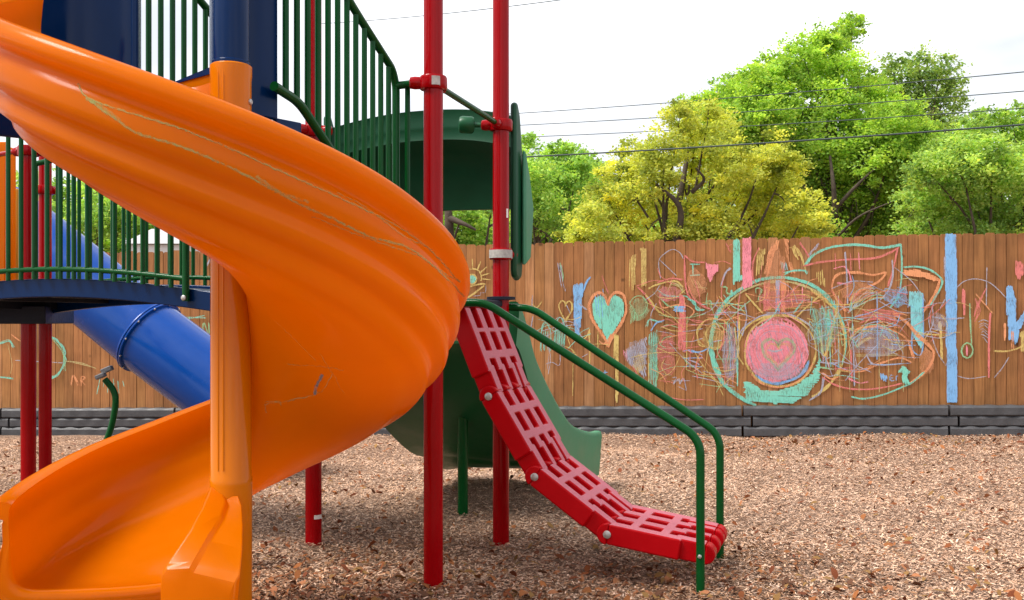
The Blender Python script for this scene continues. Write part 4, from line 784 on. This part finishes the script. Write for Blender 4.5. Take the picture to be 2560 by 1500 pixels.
for (fw, dn) in ((.008, .001), (.017, .006), (.022, .014), (.024, .028), (.022, .05)): rings.append(e_ + tg * fw + od * dn * np.clip((zr(556) - .12 - e_[:, 2:]) / .1, 0, 1))
n = len(rings[0]); V = np.vstack(rings); Fq = []
i, j = np.meshgrid(np.arange(n), np.arange(len(rings) - 1)); a = (j * n + i).ravel(); b = (j * n + (i + 1) % n).ravel()
Fq = [tuple(x) for x in np.stack([a, b, b + n, a + n], 1)]
for r0 in (0, (len(rings) - 1) * n): Fq.append(tuple(range(r0, r0 + n)))
chute_mb = MB(); chute_mb.add(V, Fq); chute = chute_mb.build('chute', M['orange'], slide, angle=60)
# inner flange wall at the exit, between bed and pole
mb = MB(); prof = []
V = []
fl = [(3.235, (522, 1213), (558, 1226), (596, 1238)), (3.19, (512, 1236), (572, 1256), (604, 1262)), (3.12, (497, 1270), (560, 1290), (607, 1312)), (3.05, (470, 1320), (528, 1340), (606, 1372)), (2.985, (409, 1408), (494, 1402), (600, 1436)), (2.97, (404, 1425), (484, 1420), (590, 1455)), (2.965, (400, 1470), (470, 1470), (572, 1490))]
for (Y, l, r_, f_) in fl:
    l = at(*l, Y); r_ = at(*r_, Y); f_ = at(*f_, Y - .02); V += [l + UP * -.22, l + UP * -.016, l.lerp(r_, .14), l.lerp(r_, .86), r_ + UP * -.014, f_, f_ + Vector((-.02, 0, -.22))]
m_ = 7; mb.add(V, [(i * m_ + k, i * m_ + (k + 1) % m_, (i + 1) * m_ + (k + 1) % m_, (i + 1) * m_ + k) for i in range(len(fl) - 1) for k in range(m_)] + [tuple(range(m_)), tuple(range((len(fl) - 1) * m_, len(fl) * m_))[::-1]])
mb.build('exit_flange', M['orange'], slide, angle=26, bevel=.005, seg=3)
mb = MB(); mb.lathe(C0 + UP * -.1, [(.066, 0), (.066, .68), (.0665, .70), (.064, .704), (.064, 1.2), (.064, 1.97), (.066, 1.985), (.066, 2.015), (.058, 2.022)], 36)
pole = mb.build('pole', M['orange_pole'], slide)
for aa in (-112, -96): 
    d = Vector((math.cos(R(aa)), math.sin(R(aa)), 0)); MB().tube([C0 + d * .0635 + UP * .63, C0 + d * .0635 + UP * 1.9], .003, 6).build('seam', M['orange_pole'], pole)
mb = MB(); mb.lathe(C0 + UP * 1.915, [(.05, 0), (.0615, .004), (.0615, .012), (.057, .016), (.057, 1.6), (.05, 1.61)], 32); mb.build('pole_sleeve', M['navy'], slide)
mb = MB(); d = Vector((1, -.15, 0)).normalized(); mb.lathe(C0 + d * .062 + UP * 1.80, [(.010, 0), (.010, .006), (.006, .009)], 12, d); mb.build('bolt', M['steel'], slide)
# orange entry wall beside the pole, with its navy cap strip
mb = MB(); q = [at(536, 172, 3.30), at(500, 180, 3.33), at(437, 208, 3.38), at(420, 216, 3.39), at(420, 330, 3.39), at(536, 330, 3.30)]; mb.prism(q, (.006, .03, 0)); mb.build('entry_wall', M['orange'], slide, bevel=.006)
mb = MB(); q = [at(537, 166, 3.295), at(527, 167, 3.30), at(437, 204, 3.375), at(415, 213, 3.39), at(415, 217, 3.39), at(437, 209, 3.375), at(527, 184, 3.30), at(537, 184, 3.295)]; mb.prism(q, (.006, .05, 0)); mb.build('cap_strip', M['navy'], slide)
def curved_panel(plan, z0, z1, th, name, parent, m):
    P = spline(plan, 22); V = []
    zs = np.linspace(z0, z1, 10)
    T = np.gradient(P, axis=0); T /= np.linalg.norm(T, axis=1)[:, None]; Nn = np.stack([-T[:, 1], T[:, 0]], 1)
    mb = MB()
    for off in (0, th):
        for i in range(22):
            for z in zs: V.append((P[i, 0] + Nn[i, 0] * off, P[i, 1] + Nn[i, 1] * off, z))
    m_ = len(zs); Fs = []
    for i in range(21):
        for k in range(m_ - 1):
            a = i * m_ + k; Fs.append((a, a + m_, a + m_ + 1, a + 1)); a += 22 * m_; Fs.append((a, a + 1, a + m_ + 1, a + m_))
        for k in (0, m_ - 1): a = i * m_ + k; b = a + 22 * m_; Fs.append((a, a + m_, b + m_, b))
    for i in (0, 21):
        for k in range(m_ - 1): a = i * m_ + k; b = a + 22 * m_; Fs.append((a, a + 1, b + 1, b))
    return mb.add(V, Fs).build(name, m, parent, bevel=.006)
curved_panel([(-1.035, 3.50), (-.985, 3.385), (-.90, 3.37), (-.84, 3.40), (-.79, 3.46)], 1.78, 3.3, .022, 'hood_panel', slide, M['navy'])
curved_panel([(-1.80, 3.50), (-1.68, 3.60), (-1.58, 3.70), (-1.45, 3.73), (-1.375, 3.715), (-1.355, 3.64)], 1.74, 3.3, .025, 'hood_panel', slide, M['navy'])
mb = MB(); mb.prism([Vector((-.885, 3.395, 1.70)), Vector((-.775, 3.43, 1.68)), Vector((-.735, 3.54, 1.66)), Vector((-.74, 3.55, 1.78)), Vector((-.885, 3.42, 1.78))], (0, .01, .0)); mb.build('hood_skirt', M['navy'], slide, bevel=.004)
curved_panel([(-.80, 3.47), (-.76, 3.52), (-.73, 3.56)], 1.55, 1.79, .02, 'hood_panel', slide, M['navy'])
# chalk scribbles lying on the chute: found by casting on to its surface
bv = BVHTree.FromPolygons([Vector(v) for v in chute_mb.v], chute_mb.f)
def onchute(px, py):
    d = (at(px, py, 1) - Vector((0, 0, CH))).normalized(); h = bv.ray_cast(Vector((0, 0, CH)), d); return (h[0], h[1] if h[1].dot(d) < 0 else -h[1]) if h[0] else None
M['ck_slide'] = chalkmat('slide_green', (.36, .42, .15), .42, .45); M['ck_slide2'] = chalkmat('slide_blue', (.25, .27, .28), .45, .6)
mb = MB(); so = [.0015]
def scrib(pts, w, mi=0, jit=2):
    Q = spline(pts, max(6, int(sum(math.dist(pts[i], pts[i + 1]) for i in range(len(pts) - 1)) / 6))); V = []; so[0] += .00006
    H = [onchute(x + cg.uniform(-jit, jit), y + cg.uniform(-jit, jit)) for x, y in Q]; H = [h for h in H if h]
    for i, (p, nn) in enumerate(H):
        t = H[min(i + 1, len(H) - 1)][0] - H[max(i - 1, 0)][0]
        if t.length < 1e-6: t = Vector((1, 0, 0))
        sd = nn.cross(t.normalized()); k = w * .6 / 900 / 2 * (.8 + .4 * cg.random()); V += [p + nn * so[0] + sd * k, p + nn * so[0] - sd * k]
    if len(H) > 2: mb.add(V, [(2 * i, 2 * i + 1, 2 * i + 3, 2 * i + 2) for i in range(len(H) - 1)], mi)
for _ in range(2):
    scrib([(195, 210), (225, 248), (350, 290), (440, 318), (560, 365), (660, 410), (760, 455), (860, 500), (960, 548), (1030, 590), (1090, 640), (1150, 705)], 6)
    scrib([(215, 245), (300, 305), (350, 335), (440, 362), (520, 393), (600, 430), (690, 478), (760, 515), (830, 545), (920, 590), (1010, 615), (1070, 655), (1130, 710), (1160, 740)], 8)
scrib([(230, 250), (265, 275), (300, 300)], 14); scrib([(640, 440), (700, 480), (770, 505)], 10); scrib([(780, 540), (860, 572), (960, 610), (1050, 640)], 6); scrib([(840, 480), (930, 530), (1000, 585), (1080, 625)], 6); scrib([(1070, 655), (1120, 690), (1150, 700)], 9)
scrib([(660, 1010), (700, 1005), (740, 995), (800, 980), (830, 935)], 5); scrib([(668, 1030), (664, 1006), (700, 1002), (704, 1015)], 5); scrib([(720, 910), (800, 915), (860, 925)], 4); scrib([(720, 1002), (770, 990)], 5)
for _ in range(3): scrib([(786, 985), (792, 965), (802, 945), (806, 935)], 12, 1)
scrib([(800, 880), (830, 930), (860, 980)], 3); scrib([(690, 800), (750, 860), (790, 900)], 3)
o = mb.build('chalk_scribble', [M['ck_slide'], M['ck_slide2']], slide, smooth=False); o['label'] = 'pale green and grey chalk lines on the orange chute'

# ------------------------------------------------------------------ red segmented climber
O = Vector((.767, 4.17, 0)); climb = empty('climbing_ramp', O); tag(climb, 'red segmented plastic climbing ramp with slots and two green handrails', 'climber')
def K(u, v, z): return O + U * u + W * v + UP * z
V0 = .04; WD = .50; TH = .088
hp = [onplane(x, y, (O + W * V0).xy, U.xy) for x, y in ((1140, 777), (1222, 991), (1337, 1192), (1518, 1336), (1760, 1389))]
rib = .069; slot = (WD - 4 * rib) / 3; vb = [0]
for i in range(4):
    vb.append(vb[-1] + rib)
    if i < 3: vb.append(vb[-1] + slot)
fing = [(.02, vb[1] + .022), (vb[3] - .03, vb[3] + .022), (vb[5] - .03, vb[5] + .022), (vb[6] - .024, WD - .02)]
cols = sorted(set(vb + [x for f in fing for x in f]))
for si in range(4):
    (u0, z0), (u1, z1) = hp[si], hp[si + 1]; L = math.hypot(u1 - u0, z1 - z0); ds = Vector(((u1 - u0) / L, (z1 - z0) / L))
    S_ = U * ds.x + UP * ds.y; Nn = (U * -ds.y + UP * ds.x); o0 = K(u0, V0, z0)
    f0 = L - .10; rows = [0, .19 * L, .29 * L, .51 * L, .615 * L, f0 - .03, f0, L]
    if si == 0: rows[1] = .24 * L; rows[2] = .30 * L
    def solid(i, j):
        v = (cols[j] + cols[j + 1]) / 2
        isrib = any(vb[2 * q] <= v <= vb[2 * q + 1] for q in range(4)); isf = any(a <= v <= b for a, b in fing)
        return [isrib, True, isrib, True, isrib, isrib or isf, isf][i]
    vid = {}; mb = MB(); tt = TH / 2
    def pt(i, j, k):
        key = (i, j, k)
        if key not in vid:
            vid[key] = len(mb.v); mb.v.append(tuple(o0 + S_ * rows[i] + W * cols[j] + Nn * (tt * (1 if k else -1))))
        return vid[key]
    ni, nj = len(rows) - 1, len(cols) - 1; sol = {(i, j): solid(i, j) for i in range(ni) for j in range(nj)}
    for (i, j), s in sol.items():
        if not s: continue
        mb.f.append((pt(i, j, 1), pt(i + 1, j, 1), pt(i + 1, j + 1, 1), pt(i, j + 1, 1))); mb.mi.append(1)
        mb.f.append((pt(i, j, 0), pt(i, j + 1, 0), pt(i + 1, j + 1, 0), pt(i + 1, j, 0))); mb.mi.append(0)
        for (di, dj, e) in ((-1, 0, ((0, 0), (0, 1))), (1, 0, ((1, 0), (1, 1))), (0, -1, ((0, 0), (1, 0))), (0, 1, ((0, 1), (1, 1)))):
            if not sol.get((i + di, j + dj), False):
                (a, b), (c_, d_) = e; mb.f.append((pt(i + a, j + b, 0), pt(i + a, j + b, 1), pt(i + c_, j + d_, 1), pt(i + c_, j + d_, 0))); mb.mi.append(0)
    seg = mb.build('ramp_segment', [M['red_plastic'], M['tread']], climb, angle=30, bevel=.008, seg=3)
    # round knuckles at both ends (upper end: four ribs, lower end: three fingers)
    kn = MB()
    for (s, spans, sg) in ((0, [(vb[2 * q], vb[2 * q + 1]) for q in range(4)], -1), (L, fing, 1)):
        for (va, vb_) in spans:
            A = []
            rr = tt * (1.06 if sg < 0 else .97)
            poly = [o0 + S_ * (s + sg * rr * math.sin(t)) + Nn * (rr * math.cos(t)) + W * (va - .001) for t in np.linspace(0, math.pi, 15)]
            (kn.prism(poly, W * (vb_ - va + .002)) if sg > 0 else MB().prism(poly, W * (vb_ - va + .002)).build('knuckle', M['red_plastic'], seg, angle=40, bevel=.006, seg=3)); kc = kn if sg > 0 else None
            if kc: kc.build('knuckle', M['red_plastic'], seg, angle=40, bevel=.006, seg=3); kn = MB()
    if si > 0:
        b0 = o0 - W * .003
        MB().lathe(b0, [(.017, 0), (.017, .004), (.012, .007)], 18, -W).build('bolt', M['steel'], seg)
        MB().lathe(b0 + W * .01, [(.009, 0), (.009, WD - .02)], 12, W).build('hinge_pin', M['steel'], seg)
# handrails
def rail(v, pts, zb):
    Q = [K(u, v, z) for u, z in pts]; return fillet(Q, .07, 8)
def handrail(v, pix):
    pl = (O + W * v).xy; pp = [onplane(x, y, pl, U.xy) for x, y in pix]; pp[-1] = (pp[-2][0], -.15); mb = MB(); mb.tube(rail(v, pp, 0), .0178, 16); return mb.build('handrail', M['green'], climb)
hr1 = handrail(0, [(1150, 757), (1214, 757), (1751, 1097), (1751, 1300)]); hr2 = handrail(.60, [(1262, 768), (1330, 770), (1800, 1086), (1800, 1300)])
MB().lathe(K(0, -.0175, CH + (803 - 1389) / F * 4.17), [(.008, 0), (.008, .004), (.005, .006)], 12, -W).build('bolt', M['steel'], hr1)

# ------------------------------------------------------------------ green double slide with hood
gs = empty('green_slide', D(-.45, 1.7, 0)); tag(gs, 'wide green plastic slide with arched hood descending towards the fence', 'slide')
S0 = Vector((.02, 5.15, 0)); GW = 1.02
zk = [(0, 1.21), (.08, 1.19), (.21, .975), (.40, .83), (.59, .71), (.80, .59), (1.02, .485), (1.31, .42), (1.6, .375), (1.8, .365)]
st = np.linspace(0, 1.8, 40); zz = np.interp(st, [a for a, b in zk], [b for a, b in zk]); zz = np.convolve(np.pad(zz, 2, 'edge'), np.ones(5) / 5, 'valid')
V = []
def gsec(t, z):
    dep = .20 + .06 * max(0, (t - 1.2) / .6); bot = max(.06, z - dep - (.02 if t < 1 else .02))
    e = 0 if t < 1.25 else (t - 1.25) / .55; bot = bot * (1 - e) + .07 * e
    pr = [(0.0, bot + .0), (.02, z - .03), (.012, z - .006), (0, z), (-.03, z), (-.045, z - .012), (-.06, z - .10), (-.09, z - dep + .03), (-.14, z - dep), (-GW / 2 + .07, z - dep), (-GW / 2 + .03, z - dep + .09), (-GW / 2 - .03, z - dep + .09), (-GW / 2 - .07, z - dep), (-GW + .14, z - dep), (-GW + .09, z - dep + .03), (-GW + .06, z - .10), (-GW + .045, z - .012), (-GW + .03, z), (-GW, z), (-GW - .012, z - .006), (-GW - .02, z - .03), (-GW, bot),
          (-GW + .08, bot - .0 + .02), (-GW / 2, z - dep - .025 if e < .3 else bot + .03), (-.08, bot + .02)]
    return [S0 + W * t + U * w + UP * h for w, h in pr]
for t, z in zip(st, zz): V += gsec(t, z)
m_ = 25; mb = MB(); mb.add(V, [(i * m_ + k, i * m_ + (k + 1) % m_, (i + 1) * m_ + (k + 1) % m_, (i + 1) * m_ + k) for i in range(39) for k in range(m_)] + [tuple(range(m_)), tuple(range(39 * m_, 40 * m_))[::-1]])
mb.mi = [1 if f[0] % 25 in (0, 1, 2, 3) and len(f) == 4 else 0 for f in mb.f]; mb.build('chute', [M['green_plastic'], M['lit_green']], gs, angle=50)  # right flank takes the paler green, its sky reflection put into the colour
mb = MB(); l0 = at(1157, HY, 5.78); mb.tube([(l0.x, 5.78, -.1), (l0.x, 5.78, .40), (l0.x, 5.78, .66)], .0295, 18); mb.build('leg', M['green'], gs)
# hood: arched roof with ribs, one side wall seen
hv0 = .93; hu1 = .05; hu0 = -1.0
def hoodroof():
    mb = MB(); n = 28; V = []
    prof = [(0., .0), (.015, -.06), (.006, -.085), (.010, -.10), (.012, -.135), (.008, -.155), (.03, -.175), (.07, -.20), (.13, -.26), (.17, -.36), (.19, -.46), (.215, -.46), (.20, -.34), (.16, -.23), (.10, -.15), (.07, -.05), (.05, .01)]
    for i in range(n + 1):
        s = i / n; u = hu0 + (hu1 - hu0) * s; arch = .088 * (1 - abs(2 * s - 1) ** 2.4) - .03
        for (dv, dz) in prof: V.append(D(u, hv0 + dv + .10 * (1 - abs(2 * s - 1) ** 3), 2.145 + arch + dz * (1 if dz > -.45 else 1) - (0 if dz > -.45 else arch * .8)))
    m_ = len(prof); mb.add(V, [(i * m_ + k, i * m_ + (k + 1) % m_, (i + 1) * m_ + (k + 1) % m_, (i + 1) * m_ + k) for i in range(n) for k in range(m_)] + [tuple(range(m_)), tuple(range(n * m_, (n + 1) * m_))[::-1]])
    return mb
hoodroof().build('hood', M['hood_green'], gs, angle=40)
for (u, s) in ((hu1, 1), (hu0, -1)):
    mb = MB(); z0, z1 = 1.32, 2.185
    poly = [(-.02, z1), (.02, z1 + .01), (.06, z1 - .05), (.11, z1 - .28), (.14, z1 - .45), (.12, z0 + .15), (.09, z0), (.04, z0 - .02), (-.01, z0), (-.02, z0 + .03)]
    mb.prism([D(u - (.02 if s > 0 else -.02), hv0 + a, z) for a, z in poly], U * .032 * s); mb.build('hood_side', M['hood_green'], gs, bevel=.016, seg=3)
    mb = MB(); mb.prism([D(u + s * .016, hv0 + a, z) for a, z in [(.06, z1 - .22), (.13, z1 - .34), (.20, z1 - .50), (.19, z1 - .58), (.15, z0 + .10), (.06, z0 + .06)]], U * .024 * s); mb.build('hood_bulge', M['lit_green'], gs, bevel=.02, seg=3)  # side light on the bulge is painted in by the paler green

# ------------------------------------------------------------------ arched bridge
br = empty('arched_bridge', (-2.0, 5.2, 0)); tag(br, 'navy arched bridge with green baluster railings at the left', 'bridge')
A0 = Vector((-1.235, 4.545, 0)); BL = 2.05; BW = .86
def Bq(s, v, z): return A0 - U * s + W * v + UP * z
def bz(s): return 1.205 + .085 * math.sin(math.pi * min(max(s / BL, 0), 1)) ** 1.0 - .0
def strip(v0, v1, top, bot, name, m):
    n = 26; V = []
    for i in range(n + 1):
        s = BL * i / n + (.05 if i == 0 else 0)
        for (v, z) in ((v0, bz(s) + bot), (v1, bz(s) + bot), (v1, bz(s) + top), (v0, bz(s) + top)): V.append(Bq(s, v, z))
    return MB().add(V, [(i * 4 + k, i * 4 + (k + 1) % 4, (i + 1) * 4 + (k + 1) % 4, (i + 1) * 4 + k) for i in range(n) for k in range(4)] + [(0, 1, 2, 3), (n * 4 + 3, n * 4 + 2, n * 4 + 1, n * 4)]).build(name, m, br, angle=30, bevel=.004)
strip(.03, BW - .03, -.005, -.03, 'deck', M['deck']); strip(-.01, .028, .012, -.075, 'side_beam', M['navy']); strip(BW - .028, BW + .01, .012, -.095, 'side_beam', M['navy'])
for i in range(5): s = .3 + i * .36; MB().box(Bq(s, BW / 2, bz(s) - .055), (.02, BW / 2 - .032, .022), (U, W, UP)).build('cross_beam', M['deck'], br)
def bridge_rail(v, n, ph):
    mb = MB(); s0, s1 = .23, BL - .05; N = 24; pts = lambda h: [Bq(s0 + (s1 - s0) * i / N, v, bz(s0 + (s1 - s0) * i / N) + h) for i in range(N + 1)]
    mb.tube(pts(.055), .0125, 12); mb.tube(pts(.80), .0165, 12)
    for s in (s0, s1): mb.tube([Bq(s, v, bz(s) - .045), Bq(s, v, bz(s) + .80)], .0165, 12)
    o = mb.build('bridge_railing', M['green'], br)
    for i in range(1, n):
        s = s0 + (s1 - s0) * i / n; MB().tube([Bq(s, v, bz(s) + .008), Bq(s, v, bz(s) + .79)], .0108, 10).build('baluster', M['green'], o)
    d = -W if v < .3 else W
    MB().lathe(Bq(s0, v, bz(s0) - .03) + d * .015, [(.012, 0), (.012, .005), (.007, .008)], 12, d).build('bolt', M['steel'], o)
bridge_rail(-.028, 23, 0); bridge_rail(BW + .028, 23, 0)

# ------------------------------------------------------------------ second tower at the far left, tube slide
t2 = empty('play_tower', (-2.9, 6.1, 0)); tag(t2, 'far playground tower of two red posts with orange and yellow panels at the left edge', 'play tower')
for (px, Y, zt) in ((71, 5.72, 2.08), (113, 6.72, 3.4)):
    b = at(px, HY, Y); pp = post(Vector((b.x, Y, 0)), zt, t2)
    clampmb(Vector((b.x, Y, 2.05 if zt < 3 else 1.96)), [Vector((-.9, .3, 0)).normalized(), Vector((.95, .2, 0)).normalized()]).build('clamp', M['red'], pp)
mb = MB(); mb.prism([(-3.6, 5.62, 1.085), (-2.56, 5.62, 1.085), (-2.93, 6.85, 1.085), (-4.1, 6.85, 1.085)], (0, 0, .10)); mb.build('deck', M['deck'], t2, bevel=.005)
mb = MB(); x0 = at(-40, 0, 6.4).x; x1 = at(19, 0, 6.4).x; mb.box(((x0 + x1) / 2, 6.4, 1.72), ((x1 - x0) / 2, .02, .5)); x2 = at(25, 0, 6.4).x; x3 = at(40, 0, 6.4).x
mb.box(((x2 + x3) / 2, 6.38, 1.68), ((x3 - x2) / 2, .03, .5)); mb.build('orange_panel', M['orange'], t2, bevel=.012)
x2 = at(33, 0, 6.8).x; x3 = at(47, 0, 6.8).x; mb = MB(); mb.box(((x2 + x3) / 2, 6.8, 1.6), ((x3 - x2) / 2, .02, .38)); mb.build('yellow_panel', M['yellow'], t2, bevel=.01)
mb = MB(); mb.tube([Vector((at(45, 375, 5.72).x, 5.72, 2.05)), Vector((at(-60, 375, 6).x, 6.0, 2.05))], .0135, 10); mb.build('cross_bar', M['red'], t2)
ts = empty('tube_slide', (-2.6, 8, 0)); tag(ts, 'blue plastic tube slide sloping down behind the arched bridge', 'slide')
TR = .285; a_ = at(95, 615, 8.05); b_ = at(375, 843, 7.75); c_ = at(555, 978, 7.57)
mid = [a_ + Vector((-.5, .1, .35)), a_, b_]
def tubepart(pts, r, flange=True):
    mb = MB(); P = [Vector(p) for p in pts]; mb.tube(P, r, 40, caps=True); return mb
d_ = (b_ - a_).normalized(); d2 = (c_ - b_).normalized()
mb = MB(); mb.tube([a_ - d_ * .45 + Vector((0, 0, -.02)), a_, b_ - d_ * .02], TR, 44); mb.build('tube_section', M['blue'], ts)
mb = MB(); mb.lathe(b_ - d2 * .025, [(TR * .98, 0), (TR + .016, .002), (TR + .02, .008), (TR + .02, .016), (TR + .01, .02), (TR + .018, .024), (TR + .018, .036), (TR * .98, .04)], 48, d2); mb.build('flange', M['blue'], ts)
mb = MB(); mb.tube([b_ + d2 * .016, b_.lerp(c_, .5), c_, at(620, 1024, 7.5), at(655, 1044, 7.45), at(675, 1052, 7.43)], TR * .99, 44); mb.build('tube_section', M['blue'], ts)
mb = MB(); s0 = at(262, 948, 7.55); mb.tube([Vector(p) for p in spline([tuple(s0), tuple(at(283, 975, 7.55)), tuple(at(289, 1005, 7.55)), tuple(at(280, 1060, 7.55)), tuple(at(264, 1108, 7.55)), tuple(at(250, 1150, 7.55)), (at(238, 1190, 7.55).x, 7.55, -.1)], 26)], .0235, 14); leg = mb.build('support_leg', M['green'], ts)
mb = MB(); ax = Vector((.8, 0, .35)).normalized(); mb.box(at(252, 940, 7.5), (.035, .03, .016), (ax, Vector((0, 1, 0)), ax.cross(Vector((0, 1, 0))))); mb.box(at(268, 924, 7.56), (.04, .03, .018), (ax, Vector((0, 1, 0)), ax.cross(Vector((0, 1, 0))))); mb.build('bracket', M['dullsteel'], leg, bevel=.006)
fx = d2.cross(UP).normalized(); fy = fx.cross(d2)
fl_ = [o for o in ts.children if o.name.startswith('flange')][0]
for aa in range(0, 360, 30):
    dd = fx * math.cos(R(aa)) + fy * math.sin(R(aa)); MB().lathe(b_ + dd * (TR + .012) + d2 * .012, [(.009, 0), (.009, .005), (.005, .007)], 10, d2).build('bolt', M['steel'], fl_)

# ------------------------------------------------------------------ sky and sun
w = bpy.data.worlds.new('World'); S.world = w; w.use_nodes = True; nt = w.node_tree; N = nt.nodes; L = nt.links
bg = N['Background']; sky = N.new('ShaderNodeTexSky'); sky.sky_type = 'NISHITA'; sky.sun_disc = False
SE, SAZ = 56, -112           # sun elevation; azimuth clockwise from +Y (from behind the playground, to the right)
sky.sun_elevation = R(SE); sky.sun_rotation = R(SAZ); sky.air_density = 1.2; sky.dust_density = 2
tc = N.new('ShaderNodeTexCoord'); mp = N.new('ShaderNodeMapping'); mp.inputs['Scale'].default_value = (1.2, 1.2, 3.2); L.new(tc.outputs['Generated'], mp.inputs['Vector'])
nz = N.new('ShaderNodeTexNoise'); nz.inputs['Scale'].default_value = 2.0; nz.inputs['Detail'].default_value = 5; nz.inputs['Roughness'].default_value = .5; L.new(mp.outputs[0], nz.inputs['Vector'])
cr = N.new('ShaderNodeValToRGB'); e = cr.color_ramp.elements; e[0].position = .44; e[0].color = (4.1, 4.2, 4.5, 1); e[1].position = .66; e[1].color = (7.6, 7.6, 7.7, 1)
L.new(nz.outputs[0], cr.inputs[0])
mx = N.new('ShaderNodeMix'); mx.data_type = 'RGBA'; mx.inputs['Factor'].default_value = .88; L.new(sky.outputs[0], mx.inputs['A']); L.new(cr.outputs[0], mx.inputs['B'])
L.new(mx.outputs['Result'], bg.inputs['Color']); bg.inputs['Strength'].default_value = .10
sl = bpy.data.lights.new('sun', 'SUN'); sl.energy = 2.2; sl.angle = R(24); sl.color = (1, .95, .88); so_ = bpy.data.objects.new('sun', sl); COL.objects.link(so_)
dv = Vector((math.sin(R(SAZ)) * math.cos(R(SE)), math.cos(R(SAZ)) * math.cos(R(SE)), math.sin(R(SE)))); so_.rotation_euler = (-dv).to_track_quat('-Z', 'Y').to_euler(); so_.location = dv * 30
S.view_settings.view_transform = 'Standard'; S.view_settings.look = 'None'; S.view_settings.exposure = 1.25; S.view_settings.gamma = 1
